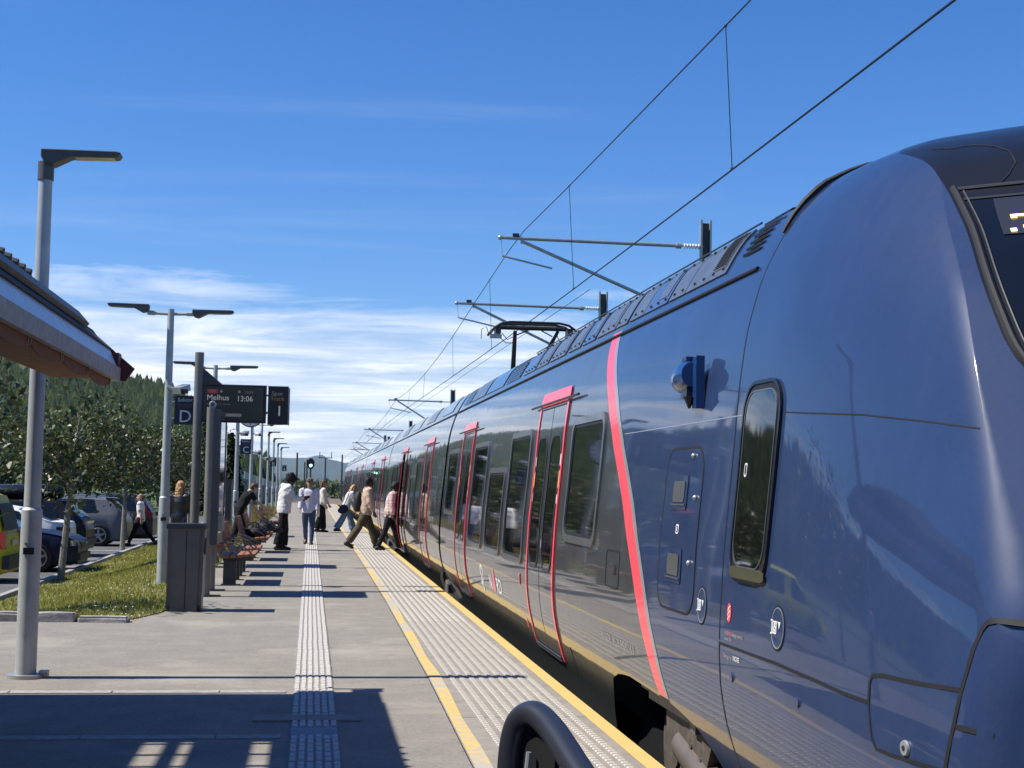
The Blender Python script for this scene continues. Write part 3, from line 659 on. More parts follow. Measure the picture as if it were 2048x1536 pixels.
outline('skirt_gap', [(YN, .813), (6.5, .817), (6.0, .803), (5.73, .791), (5.49, .788)], .014, .002, closed=False)
outline('hatch_gap', [(5.485, .788), (5.462, .662), (5.426, .621), (5.304, .618), (5.042, .627), (4.925, .632)], .014, .002, closed=False)
outline('hatch_gap', [(5.485, .788), (5.484, .867), (5.464, .894), (5.382, .905), (5.178, .908), (4.86, .922)], .016, .002, closed=False)
outline('coupler_gap', [(4.96, .45), (4.916, .645), (4.873, .794), (4.848, .924), (4.813, 1.069), (4.784, 1.14), (4.763, 1.165), (4.72, 1.176), (4.68, 1.175), (4.60, 1.165)], .02, .002, closed=False)
outline('coupler_gap', [(4.859, .796), (4.745, .798), (4.69, .792)], .018, .002, closed=False)
b = MB(); b.tube([SP(5.188, .665, 0), SP(5.188, .665, .01)], [.03, .027], 14); lk = part('hatch_lock', b, M['steel'])
b = MB(); b.tube([SP(5.188, .665, .009), SP(5.188, .665, .013)], [.012, .010], 8); part('lock_core', b, M['rubber'], lk)
# service hatch by the red band, small red handles and lettering
b = MB(); outline('service_hatch', rrect(9.94, 10.38, .91, 1.165, .03), .012, .003)
b = MB(); fill_rows(b, rrect(10.03, 10.10, 1.0, 1.07, .01), .004, .02); part('hatch_latch', b, M['seam'])
for (y, z, h_) in ((14.55, .245, .085), (21.75, .265, .085)):
    b = MB(); fill_rows(b, rrect(y - .05, y + .05, z - h_ / 2, z + h_ / 2, .01), .004, .02); part('red_marking', b, M['red_paint'])
b = MB(); fill_rows(b, rrect(14.62, 14.74, .615, .735, .01), .004, .02); mk = part('emergency_handle', b, M['red_paint'])
b = MB(); fill_rows(b, rrect(14.63, 14.68, .625, .725, .006), .006, .02); part('handle_recess', b, M['black'], mk)
outline('jack_mark', [(12.12, .27), (12.1, .16), (12.12, .05)], .02, .004, closed=False)

def text_mesh(s, size, bold=False):
    c = bpy.data.curves.new('lettering', 'FONT'); c.body = s; c.size = size; c.resolution_u = 3; c.offset = .012 * size if bold else 0
    o = bpy.data.objects.new('lettering', c); COL.objects.link(o); bpy.context.view_layer.update()
    me = bpy.data.meshes.new_from_object(o.evaluated_get(bpy.context.evaluated_depsgraph_get())); bpy.data.objects.remove(o); return me
def body_text(s, y, z, size, m, name, off=.004, sx=1.0, bold=False, par=None):
    me = text_mesh(s, size, bold); bm = bmesh.new(); bm.from_mesh(me)
    for v in bm.verts: v.co = SP(y - v.co.x * sx, z + v.co.y, off)
    bm.to_mesh(me); bm.free(); me.materials.clear(); me.materials.append(m); return link(name, me, par or train)
body_text('SJ', 18.22, .39, .36, M['white'], 'operator_lettering', sx=1.0, bold=True)
body_text('N', 17.33, .40, .235, M['white'], 'operator_lettering', sx=1.3, bold=True)
body_text('RD', 16.68, .40, .235, M['white'], 'operator_lettering', sx=1.5, bold=True)
b = MB(); fill_rows(b, [(17.02, .42), (16.96, .39), (16.80, .39), (16.74, .42), (16.80, .56), (16.88, .68), (16.96, .56)], .004, .03); part('flame_emblem', b, M['red_paint'])
M['faint'] = mat('faded_lettering', (.30, .30, .29), .5, var=.2, vscale=30)
body_text('N-NOR  94 76 0404014-9', 10.52, .515, .082, M['faint'], 'running_number', sx=1.22)
b = MB(); fill_rows(b, circ(7.235, .983, .034, .05), .003, .01); ad = part('award_emblem', b, M['red_paint'])
b = MB()
for k in (-.024, 0, .024): ring(b, [(7.252, .970 + k), (7.235, .985 + k), (7.215, .995 + k)], .006, .0045, closed=False)
part('emblem_bands', b, M['white'], ad)
body_text('red', 7.29, .872, .03, M['faint'], 'award_lettering', sx=1.35); body_text('dot', 7.228, .872, .03, M['red_paint'], 'award_lettering', sx=1.35)
body_text('design award', 7.165, .872, .03, M['faint'], 'award_lettering', sx=1.1); body_text('winner 2011', 7.295, .842, .022, M['faint'], 'award_lettering', sx=1.15)
body_text('Design by', 7.305, .752, .03, M['faint'], 'designer_lettering', sx=1.15); body_text('NOSE', 7.145, .752, .036, M['white'], 'designer_lettering', sx=1.2)
# side camera pod
pod = MB()
pod.tube([SP(8.09, 2.36, .03), SP(8.09, 2.36, .03)], .001, 4)
c0 = SP(8.1, 2.22, .03)
pod.box(c0 + Vector((-.012, 0, 0)), (.05, .085, .30)); pm = part('camera_mount', pod, mat('pod_blue_plastic', (.012, .05, .17), .25, 0, .6, var=.15), smooth=30)
b = MB(); b.tube([c0 + Vector((-.05, .03, .045)), c0 + Vector((-.05, .07, .045)), c0 + Vector((-.05, .16, .042)), c0 + Vector((-.05, .25, .03)), c0 + Vector((-.05, .30, .02)), c0 + Vector((-.05, .315, .015))], [(.07, .055), (.085, .065), (.088, .068), (.082, .062), (.055, .04), (.01, .01)], 18)
part('camera_housing', b, pm.data.materials[0], pm, smooth=60)
b = MB(); b.box(c0 + Vector((-.045, .10, -.06)), (.06, .14, .06), taper=.8); b.tube([c0 + Vector((-.05, .05, -.08)), c0 + Vector((-.05, .06, -.15))], [.04, .006], 8); part('camera_foot', b, M['blackgloss'], pm)
b = MB(); 
for k in range(5): b.box(c0 + Vector((-.045, .07 + k * .022, .14)), (.05, .012, .025))
part('cooling_fin', b, pm.data.materials[0], pm)
# cab wiper-like grab line seen in the reflection area, roof equipment
def roof_patch(name, y0, y1, z0, z1, m, off=.009, par=None, edge=True):
    o = MB(); n = 6; zs_ = np.linspace(z0, z1, n)
    o.grid([[SP(y0, z, off), SP((y0 + y1) / 2, z, off), SP(y1, z, off)] for z in zs_])
    for yy_ in (y0, y1): o.grid([[SP(yy_, z, .002), SP(yy_, z, off)] for z in zs_])
    o.grid([[SP(y, z0, .002), SP(y, z0, off)] for y in (y0, (y0 + y1) / 2, y1)])
    return part(name, o, m, par, smooth=30)
M['mesh_dark'] = mat('dark_louvre', (.01, .011, .013), .6, .3, var=.2)
seq = [(8.35, 9.3, 'p'), (9.32, 9.75, 'g'), (9.8, 10.5, 'p'), (10.52, 11.0, 'p'), (11.1, 11.5, 'p'), (11.55, 12.3, 'p'), (12.4, 13.0, 'p'), (13.1, 13.7, 'p'), (13.9, 14.8, 'p'), (14.95, 15.7, 'p'), (15.8, 16.7, 'p')]
for y0, y1, k in seq:
    pnl = roof_patch('roof_panel', y0, y1, 2.90, 3.17, M['roof_paint'] if (y0 * 10) % 2 < 1 else M['roof_grey'], par=None)
    bolts = MB()
    for z in (2.935, 3.14):
        for yb_ in np.arange(y0 + .1, y1, .22): bolts.ball(SP(yb_, z, .011), .012, 6, 4)
    part('panel_bolts', bolts, M['dark'], pnl)['kind'] = 'stuff'
    if k == 'p' and y1 - y0 > .55: 
        roof_patch('inset_panel', y0 + .08, y0 + .36, 2.96, 3.15, M['roof_grey'], .012, pnl)
g = roof_patch('roof_grille', 8.42, 8.72, 2.95, 3.16, M['roof_grey'], .013)
o = MB()
for z in np.linspace(2.965, 3.15, 13): o.tube([SP(8.44, z, .015), SP(8.70, z, .015)], .005, 4)
part('grille_bars', o, M['dark'], g)
for k, z in enumerate(np.linspace(2.965, 3.225, 8)):
    o = MB(); o.grid([[SP(7.78 + k * .0, z - .012, .004), SP(7.78, z, .014), SP(7.78, z + .012, .004)], [SP(8.10, z - .012, .004), SP(8.10, z, .014), SP(8.10, z + .012, .004)]]); part('vent_louvre', o, M['mesh_dark'], smooth=False)
def mesh_grille(y0, y1, nz=6, ny=5):
    o = MB(); fill_rows(o, [(y0, 2.9), (y1, 2.9), (y1, 3.16), (y0, 3.16)], .006, .05); g = part('roof_vent', o, M['roof_paint'])
    for i in range(nz):
        for j in range(ny):
            z = 2.915 + i * .24 / nz; y = y0 + .03 + j * (y1 - y0 - .03) / ny; w_ = (y1 - y0) / ny * .62
            q = MB(); q.grid([[SP(y, z, .008), SP(y + w_, z, .008)], [SP(y, z + .024, .008), SP(y + w_, z + .024, .008)]]); part('vent_slot', q, M['mesh_dark'], g, smooth=False)
mesh_grille(17.0, 18.3); mesh_grille(22.4, 23.5, 5, 4)
for i in range(1, 5):
    for a in (1.2, 5.0, 9.0, 13.0, 16.0):
        if JY[i-1] + a + 2.2 < JY[i] - .5: roof_patch('roof_panel', JY[i-1] + a, JY[i-1] + a + 2.0, 2.90, 3.17, M['roof_grey'] if a in (5.0, 13.0) else M['roof_paint'])
roof_patch('roof_panel', 18.5, 20.3, 2.9, 3.17, M['roof_paint']); roof_patch('roof_panel', 20.5, 22.2, 2.9, 3.17, M['roof_grey'])
# low roof rail line with bolts on the ridge
o = MB(); o.tube([(2.60, 8.2, 3.185), (2.60, 16.8, 3.185)], .007, 6); part('roof_rail', o, M['dark'])
# lower skirt (archway rear edge) and leading bogie
b = MB(); b.grid([[SP(y, z, 0) for z in np.linspace(max(-.5, arch(y)), .36, 6)] for y in [11.3, 11.15, 11.05, 11.0, 10.9, 10.75, 10.6, 10.5, 10.42, 10.3, 10.12, 9.95, 9.75, 9.4, 9.0]])
b = MB()
def bogie(y, big=True):
    o = MB(); 
    o.box((3.0, y, -.25), (.14, 2.6, .16)); o.box((3.0, y + .1, -.12), (.2, .9, .2), taper=.8); o.box((4.46, y, -.25), (.14, 2.6, .16)); o.box((3.73, y, -.2), (1.4, .5, .2))
    fr = part('bogie', o, M['under'], smooth=False)
    for dy in (-1.35, 1.35):
        w_ = MB(); 
        for x in (3.0, 4.46): w_.tube([(x - .07, y + dy, -.34), (x + .07, y + dy, -.34)], .42, 28); w_.tube([(x - .085, y + dy, -.34), (x - .05, y + dy, -.34)], .44, 28)
        w_.tube([(2.6, y + dy, -.34), (4.8, y + dy, -.34)], .09, 12); part('wheelset', w_, M['under'], fr, smooth=30)
        q = MB(); q.tube([(2.62, y + dy, -.34), (2.8, y + dy, -.34)], [.14, .17], 14); q.box((2.74, y + dy, -.1), (.16, .22, .2)); part('axle_box', q, M['under'], fr, smooth=30)
    return fr
M['gear'] = mat('dusty_brown_gear', (.10, .085, .07), .65, .2, 0, .35, 14)
fr = bogie(9.3)
for y in (22.9, 25.2, 41, 43.2): bogie(y)
q = MB(); q.box((2.36, 9.15, .26), (.10, 1.15, .13)); q.box((2.34, 8.55, .235), (.08, .12, .16)); q.box((2.35, 9.85, .29), (.08, .22, .10)); part('sole_bar', q, mat('sole_bar_grey', (.12, .125, .125), .45, .3, 0, .15, 8), smooth=False)
q = MB(); q.tube([(2.40, 9.05, .0), (2.385, 8.45, -.10), (2.38, 7.7, -.24)], .105, 14); q.tube([(2.383, 8.15, -.155), (2.383, 8.1, -.165)], .115, 14); part('air_spring_pipe', q, mat('brown_damper', (.16, .13, .11), .45, .3, 0, .15, 8), smooth=40)
q = MB(); q.prism([(8.25, .16), (9.35, .22), (9.35, .05), (8.9, .02), (8.75, -.06), (8.4, -.05)], 'x', 2.34, 2.42); part('bogie_bracket', q, M['gear'], smooth=False)
q = MB(); q.tube([(2.46, 9.55, -.12), (2.52, 9.55, -.12)], .36, 32); q.tube([(2.44, 9.55, -.12), (2.46, 9.55, -.12)], .12, 16); part('brake_disc', q, M['gear'], smooth=30)
for k in range(5):
    q = MB(); q.tube([(2.40, 9.2 - k * .16, .16 - .03 * k), (2.36, 9.15 - k * .16, .02), (2.38, 9.05 - k * .17, -.16 - .02 * k)], .013 + .004 * (k % 3), 8); part('hose', q, M['rubber'] if k % 2 else M['gear'])
for k in range(3):
    q = MB(); q.box((2.37, 8.72 - k * .22, .05 - .05 * k), (.05, .10, .07), (.3, 0, .2)); q.tube([(2.33, 8.72 - k * .22, .05 - .05 * k), (2.36, 8.72 - k * .22, .05 - .05 * k)], .02, 8); part('valve', q, M['gear'])
q = MB()
q.tube([(2.55, 9.42, .2), (2.5, 9.55, .02), (2.5, 9.5, -.2), (2.52, 9.35, -.34)], .022, 8); q.tube([(2.44, 9.3, .14), (2.42, 9.3, -.02)], .02, 8)
for k in range(6): q.box((2.5 + .02 * (k % 3), 8.9 - k * .1, -.08 - .02 * (k % 2)), (.05, .06, .12), (0, .3 * k, .4 * k))
q.box((2.48, 8.35, -.16), (.06, .05, .34), (.15, 0, 0)); q.box((2.44, 7.95, -.22), (.07, .1, .5)); part('damper_gear', q, mat('grey_gear', (.17, .16, .15), .4, .5, 0, .2, 8), fr, smooth=30)['kind'] = 'stuff'
q = MB(); q.box((3.35, 9.2, -.1), (1.1, 4.2, .9)); q.add([], []); part('underframe_block', q, M['black'], smooth=False)
q = MB(); q.box((3.6, 50, -.45), (2.2, 80, .7)); part('underframe_block', q, M['black'], smooth=False)
for y in (JY[0], JY[1]):
    q = MB(); q.tube([(2.3, y - .1, .05), (2.28, y - .2, -.15), (2.32, y - .9, -.3)], .07, 8); q.box((2.32, y - .25, -.1), (.12, .3, .22)); q.tube([(2.22, y, .35), (2.2, y, .1), (2.24, y - .05, -.05)], .035, 8); part('coupling_gear', q, M['under'])
# pantograph
PY = 26.0; px = 3.95
q = MB(); q.box((px, PY + .9, 3.5), (1.2, 1.6, .1)); pan = part('pantograph', q, M['dark'])
def pt(*p): return Vector(p)
q = MB(); q.tube([pt(px - .33, PY + .05, 4.45), pt(px - .33, PY + .3, 3.55)], [.035, .05], 8); part('strut', q, M['black'], pan)
q = MB(); q.tube([pt(px + .45, PY, 4.45), pt(px + .1, PY + 1.0, 3.6)], [.03, .06], 8); part('strut', q, M['black'], pan)
for dy in (-.18, .18):
    q = MB(); q.tube([pt(px - .82, PY + dy, 4.36), pt(px - .74, PY + dy, 4.47), pt(px - .62, PY + dy, 4.55), pt(px - .45, PY + dy, 4.585), pt(px + .45, PY + dy, 4.585), pt(px + .62, PY + dy, 4.55), pt(px + .74, PY + dy, 4.47), pt(px + .82, PY + dy, 4.36)], .022, 8); part('collector_strip', q, M['black'], pan)
q = MB(); q.tube([pt(px - .6, PY, 4.5), pt(px + .6, PY, 4.5)], .04, 8); q.tube([pt(px - .33, PY, 4.36), pt(px - .1, PY, 4.46)], .012, 6); q.tube([pt(px + .35, PY, 4.36), pt(px + .15, PY, 4.46)], .012, 6); part('cross_tube', q, M['black'], pan)
for s in (-1, 1):
    q = MB(); q.box((px + s * .66, PY, 4.44), (.10, .26, .12)); part('spring_box', q, M['dark'], pan)
q = MB(); q.box((px - .70, PY - .05, 4.33), (.21, .12, .07)); part('pan_head_box', q, M['steel'], pan)
q = MB(); q.tube([pt(px - .82, PY, 4.36), pt(px - .86, PY, 4.50), pt(px - .95, PY, 4.46), pt(px - .96, PY, 4.28)], .007, 5)
q.tube([pt(px - .58, PY, 4.4), pt(px - .48, PY, 4.28), pt(px - .38, PY, 4.33)], .008, 5); q.tube([pt(px - .6, PY, 4.3), pt(px - .5, PY, 4.22), pt(px - .36, PY, 4.22)], .008, 5); q.tube([pt(px + .42, PY, 4.42), pt(px + .48, PY, 4.28), pt(px + .58, PY, 4.26), pt(px + .6, PY, 4.4)], .008, 5); part('cable', q, M['black'], pan)
# ---------------------------------------------------------------- station house canopy (left, mostly outside the frame)
M['fascia'] = mat('pale_metal_fascia', (.62, .64, .66), .4, .25, 0, .08, 6)
M['trim'] = mat('weathered_trim_board', (.36, .34, .30), .75, 0, 0, .2, 12, .002, 40)
M['tile_roof'] = mat('dark_roof_tile', (.06, .055, .05), .8, 0, 0, .3, 14)
M['oxblood'] = mat('oxblood_paint', (.11, .014, .016), .55, 0, 0, .15, 9)
M['awning'] = mat('orange_brown_fabric', (.17, .058, .012), .8, 0, 0, .15, 20)
M['awnline'] = mat('awning_piping', (.40, .26, .13), .7, var=.1)
M['redwall'] = mat('red_timber', (.26, .04, .03), .7, 0, 0, .2, 8, .003, 20)
EX, EZ, YE = -1.5, 2.42, 11.62      # eave line, trim height, far end
st = thing('station_building', 'red timber station house with tiled eave and pale metal fascia overhanging the platform', 'building', (0, 0, 0))
sl = .47; RX, RZ = -1.74, 2.80
def rz_(x): return RZ + sl * (RX - x)
b = MB()
# roof slab with three unseen slatted openings added for sun patches: strips along y
def roof_strip(x0, x1, y0, y1):
    b.add([(x0, y0, rz_(x0)), (x1, y0, rz_(x1)), (x1, y1, rz_(x1)), (x0, y1, rz_(x0)), (x0, y0, rz_(x0) - .1), (x1, y0, rz_(x1) - .1), (x1, y1, rz_(x1) - .1), (x0, y1, rz_(x0) - .1)], [(0,1,2,3), (7,6,5,4), (0,4,5,1), (1,5,6,2), (2,6,7,3), (3,7,4,0)])
def inv(xg): # roof x whose sun ray lands on ground x = xg
    k = math.tan(SUN_EL); return (k * xg - (RZ - .05) - sl * RX) / (k - sl)
op = [(inv(-1.0), inv(-.80)), (inv(-.775), inv(-.64)), (inv(-.345), inv(-.165))]
xcur = -4.9
for a, c in op:
    roof_strip(xcur, a, -4, 9.25); 
    for yk in np.arange(9.22, 2.0, -.36): roof_strip(a, c, yk - .055, yk)
    roof_strip(a, c, -4, 2.0); xcur = c
roof_strip(xcur, RX, -4, 9.25); roof_strip(-4.9, RX, 9.25, YE - .3)
b.add([(-4.9, -4, rz_(-4.9)), (-4.9, YE - .3, rz_(-4.9)), (-8.4, YE - .3, rz_(-4.9) - .5), (-8.4, -4, rz_(-4.9) - .5)], [(0,1,2,3)])
roof = b.build('roof', M['tile_roof'], st)
q = MB(); q.prism([(EX - .06, 2.605), (EX - .03, 2.60), (RX + .07, 2.72), (RX + .04, 2.76), (RX + .0, 2.72)], 'y', -4, YE - .1); q.build('eave_course', M['tile_roof'], roof)
q = MB(); q.prism([(RX + .085, 2.715), (RX + .11, 2.74), (RX + .03, 2.83), (RX + .0, 2.80)], 'y', -4, YE - .75); q.build('verge_board', M['lampdark'], roof)
me = None
for k in range(52):
    y = YE - 2.6 - k * .2
    if me is None:
        q = MB(); q.tube([(-.10, 0, .03), (.03, 0, .0)], .034, 10); q.tube([(.031, 0, 0), (.033, 0, 0)], .022, 10); me = q.mesh('eave_tile', [M['tile_roof']], True)
    o = link('eave_tile', me, roof); o.location = (RX + .0, y, 2.835)
for y0, y1 in ((-4, 9.9), (9.904, YE - .22)):
    q = MB(); q.prism([(EX - .05, 2.602), (EX, 2.48), (EX - .02, 2.475), (EX - .07, 2.598)], 'y', y0, y1); q.build('fascia_sheet', M['fascia'], roof)
q = MB(); q.prism([(EX - .06, 2.474), (EX + .015, 2.472), (EX + .01, 2.37), (EX - .06, 2.37)], 'y', -4, YE - .06); q.build('eave_trim', M['trim'], roof)
q = MB(); q.prism([(EX - .28, 2.80), (EX - .06, 2.62), (EX + .115, 2.475), (EX + .05, 2.372), (EX - .28, 2.42)], 'y', YE - .05, YE); q.box((EX - .015, YE - .13, 2.53), (.06, .16, .10)); q.build('barge_end', M['oxblood'], roof)
# scalloped awning valance hanging under the trim
y = YE - .3
while y > -3:
    L_ = 1.05; rows = []
    q = MB(); n = 12
    for i in range(n + 1):
        t = i / n; rows.append([(EX - .03, y - L_ * t, 2.372), (EX - .032, y - L_ * t, 2.345 - .055 * math.sin(math.pi * t) ** .6)])
    q.grid(rows); q.grid([[(p[0][0] - .012, p[0][1], p[0][2]), (p[1][0] - .012, p[1][1], p[1][2])] for p in rows])
    q.grid([[p[1], (p[1][0] - .012, p[1][1], p[1][2])] for p in rows])
    aw = q.build('valance_scallop', M['awning'], st)
    for dy in (.035, .11):
        q = MB(); q.tube([(EX - .026, y - dy, 2.368), (EX - .026, y - dy - .02, 2.34 - .045 * math.sin(math.pi * (dy + .02) / L_) ** .6)], .004, 5); q.build('piping', M['awnline'], aw)
    y -= L_
q = MB(); q.box((EX - .27, (YE - 4) / 2, 2.39), (.42, YE + 3.6, .02)); q.build('soffit', M['awning'], st)
# house body and posts
q = MB(); q.box((-6.6, 3.2, 1.5), (3.6, 15.5, 3.9)); q.build('wall', M['redwall'], st)
for y in (1.0, 4.4, 7.8):
    q = MB(); q.box((-4.78, y, 1.55), (.06, 1.1, 1.3)); wn = q.build('window', M['white'], st); q = MB(); q.box((-4.742, y, 1.55), (.02, .9, 1.1)); q.build('pane', M['glass'], wn)
# ---------------------------------------------------------------- lamp posts
def lamp_head(parent, z, side, arm, first=False):
    h = MB()
    x0 = side * arm
    prof = [(0, .0), (0, -.06), (.03, -.115), (.10, -.13), (.24, -.055), (.62, -.045), (.645, -.005), (.60, .005)]
    poly = [(x0 + side * px_, z + pz_) for px_, pz_ in prof]
    h.prism(poly, 'y', -.085, .085); hd = h.build('lamp_head', M['lampdark'], parent)
    bm = bmesh.new(); bm.from_mesh(hd.data); bmesh.ops.bevel(bm, geom=bm.edges[:], offset=.008, segments=1, affect='EDGES'); bm.to_mesh(hd.data); bm.free()
    q = MB(); q.box((x0 + side * .43, 0, z - .052), (.32, .13, .008), (0, side * -.026, 0)); q.build('lens', mat('lamp_lens', (.35, .34, .30), .25, 0, .5, var=.1) if 'lens' not in M else M['lens'], hd)
    return hd
M['lens'] = mat('lamp_lens', (.35, .34, .30), .25, 0, .5, var=.1)
def lamp(x, y, kind, label, z0=0., cam_pod=True):
    t = thing('lamp_post', label, 'lamp post', (x, y, z0), 0, 'lamp posts along the platform')
    H = 4.30
    q = MB(); q.tube([(0, 0, 0), (0, 0, 1.35), (0, 0, 1.37), (0, 0, H - (.14 if kind == 1 else 0))], [.084, .083, .068, .055 if kind == 1 else .05], 20); q.build('pole', M['pole'], t, True)
    q = MB(); q.tube([(0, 0, .0), (0, 0, .03)], .15, 20); q.box((.14, .02, .03), (.07, .09, .05)); q.build('base_plate', M['steel'], t, True)
    q = MB(); q.box((.0, -.083, 1.02), (.085, .012, .055)); q.build('id_plate', M['black'], t)
    q = MB(); q.tube([(-.02, -.07, 1.08), (-.02, -.1, 1.08)], .012, 8); q.build('hatch_screw', M['steel'], t)
    q = MB(); q.tube([(.0, -.06, .34), (.0, -.095, .34)], .014, 8); q.build('hatch_screw', M['steel'], t)
    if kind == 1:
        lamp_head(t, H + .02, 1, -.035)
        q = MB(); q.tube([(0, 0, H - .23), (0, 0, H - .08)], .066, 16); q.build('collar', M['lampdark'], t, True)
    else:
        for s in (-1, 1):
            q = MB(); q.tube([(0, 0, H - .08), (s * .30, 0, H - .07)], .024, 10); q.tube([(s * .24, 0, H - .07), (s * .36, 0, H - .065)], .036, 10); q.build('arm', M['pole'], t, True)
            lamp_head(t, H + .0 + (.06 if s < 0 else 0.0), s, .33)
    return t
LY = [12.28 + 10.87 * k for k in range(10)]
LBL = ['tall galvanised lamp post with one lamp head in front of the station eave', 'double headed galvanised lamp post behind the litter bin with sector D sign',
 'double headed lamp post behind the departure display', 'lamp post with the sector C sign', 'lamp post just beyond the sector C sign',
 'double headed lamp post seen under the right end of the display', 'single headed lamp post with the sector B sign', 'single headed lamp post right after the sector B one', 'second farthest single headed lamp post', 'farthest lamp post, with the sector A sign']
for k, y in enumerate(LY): lamp(-2.24, y, 2 if k in (1, 2, 3, 4, 5) else 1, LBL[k])
# cctv boxes clamped to the posts
def cctv(x, y, z, label, white=False):
    t = thing('security_camera', label, 'camera', (x, y, z), 0, 'security cameras on the lamp posts')
    q = MB(); q.box((.0, -.02, 0), (.15, .28, .10), (.25, 0, -.5)); q.build('housing', M['white'] if white else M['steel'], t)
    q = MB(); q.box((.055, -.16, -.045), (.13, .02, .075), (.25, 0, -.5)); q.build('front_glass', M['black'], t)
    q = MB(); q.tube([(-.13, .02, .0), (-.02, .02, .0)], .015, 6); q.tube([(-.22, .02, .03), (-.13, .02, .0)], .03, 8); q.build('bracket', M['steel'], t)
cctv(-2.03, 23.05, 3.04, 'grey box camera above the sector D sign'); cctv(-2.02, LY[3] - .1, 3.1, 'box camera above the sector C sign')
cctv(-2.0, LY[4] - .1, 2.75, 'box camera on the post right of the sector C sign'); cctv(-2.0, LY[4] - .1, 3.45, 'small white camera high on the post past sector C', True)
cctv(-2.0, LY[5] - .1, 2.72, 'box camera on the double headed post before sector B'); cctv(-2.0, LY[6] - .1, 2.85, 'box camera above the sector B sign')
# sector signs
M['navy'] = mat('navy_sign', (.006, .008, .045), .35, 0, .2, var=.1)
M['amber_txt'] = mat('brown_lettering', (.16, .085, .035), .6, var=.1)
def flat_text(s, size, m, par, x, z, y=0., align='LEFT', sx=1.0, bold=False, name='lettering'):
    me = text_mesh(s, size, bold); xs_ = [v.co.x for v in me.vertices] or [0]; wd = max(xs_) * sx
    dx_ = {'LEFT': 0, 'CENTER': -wd / 2, 'RIGHT': -wd}[align]
    bm = bmesh.new(); bm.from_mesh(me)
    for v in bm.verts: v.co = Vector((x + dx_ + v.co.x * sx, y, z + v.co.y))
    bm.to_mesh(me); bm.free(); me.materials.clear(); me.materials.append(m); return link(name, me, par)
def sector(letter, x, y, z, s=.32):
    t = thing('sector_sign', 'navy sector sign with white letter ' + letter, 'sign', (x, y, z), 0, 'sector signs on the lamp posts')
    q = MB(); q.box((0, 0, 0), (.32, .03, .45)); q.build('panel', M['navy'], t)
    flat_text('Sektor', .085, M['white'], t, 0, .135, -.018, 'CENTER', 1.0); flat_text('Sector', .085, M['amber_txt'], t, 0, .055, -.018, 'CENTER', 1.0)
    flat_text(letter, .27, M['white'], t, 0, -.185, -.018, 'CENTER', 1.0)
    q = MB(); q.tube([(-.2, .03, .13), (.12, .03, .13)], .01, 6); q.tube([(-.2, .03, -.13), (.12, .03, -.13)], .01, 6); q.build('bracket', M['steel'], t)
sector('D', -1.965, 23.02, 2.71); sector('C', -1.98, LY[3] - .1, 2.70); sector('B', -1.97, LY[6] - .1, 2.72); sector('A', -1.97, LY[9] - .1, 2.75)
# departure display
t = thing('departure_display', 'black departure display board on a tall grey post beside the litter bin', 'display', (-1.69, 22.0, 0))
q = MB(); q.tube([(0, 0, 0), (0, 0, 3.53)], .066, 20); q.build('post', M['dark_post'] if 'dark_post' in M else mat('grey_display_post', (.17, .17, .16), .5, .3, 0, .1, 6), t, True)
q = MB(); q.prism([(.0, 3.35), (.36, 3.05), (.0, 3.05)], 'y', -.02, .02); q.build('gusset', M['dark'], t)
M['screen'] = mat('display_black', (.006, .006, .006), .25, 0, .3, var=.15)
q = MB(); q.box((.525, .06, 2.775), (.95, .14, .56)); cs = q.build('display_case', M['black'], t)
q = MB(); q.box((.525, .06, 3.058), (.96, .15, .008)); q.build('case_top', M['steel'], cs)
q = MB(); q.box((.51, -.013, 2.775), (.88, .006, .50)); q.build('screen', M['screen'], cs)
q = MB(); q.box((1.175, .05, 2.765), (.30, .12, .57)); cs2 = q.build('track_panel', M['black'], t)
q = MB(); q.box((1.335, .22, 2.76), (.02, .2, .56)); q.box((1.175, .05, 3.053), (.31, .13, .006)); q.build('panel_edge', M['steel'], cs2)
def lit(name, c, e): return mat(name, c, .5, emit=e)
Lw = lit('lcd_white', (.30, .30, .295), .38); Lg = lit('lcd_grey', (.13, .13, .13), .3); Lr = lit('lcd_red', (.16, .02, .02), .3); Lo = lit('lcd_amber', (.13, .075, .02), .4)
q = MB(); q.box((.205, -.0175, 2.955), (.155, .002, .062)); q.build('route_badge', Lr, cs)
flat_text('R70', .055, Lg, cs, .205, 2.937, -.0195, 'CENTER'); flat_text('Melhus', .115, Lw, cs, .125, 2.825, -.018, 'LEFT', 1.0); flat_text('13:06', .115, Lw, cs, .80, 2.815, -.018, 'RIGHT', .95)
flat_text('13:03', .055, Lg, cs, .80, 2.935, -.018, 'RIGHT'); flat_text('via Trondheim S - Heimdal', .032, Lg, cs, .125, 2.755, -.018, 'LEFT')
q = MB(); q.prism([(.31, 2.955), (.335, 2.98), (.36, 2.955), (.335, 2.93)], 'y', -.02, -.018); q.build('platform_icon', Lg, cs)
q = MB(); q.tube([(.60, -.018, 2.955), (.60, -.0195, 2.955)], .02, 12); q.build('clock_icon', Lg, cs)
q = MB(); q.box((.50, -.018, 2.605), (.28, .002, .045)); q.build('notice_bar', Lg, cs)
flat_text('Spor', .09, Lg, cs2, 1.165, 2.915, -.013, 'CENTER'); flat_text('Track', .09, Lo, cs2, 1.165, 2.835, -.013, 'CENTER'); flat_text('1', .22, Lw, cs2, 1.175, 2.61, -.013, 'CENTER')
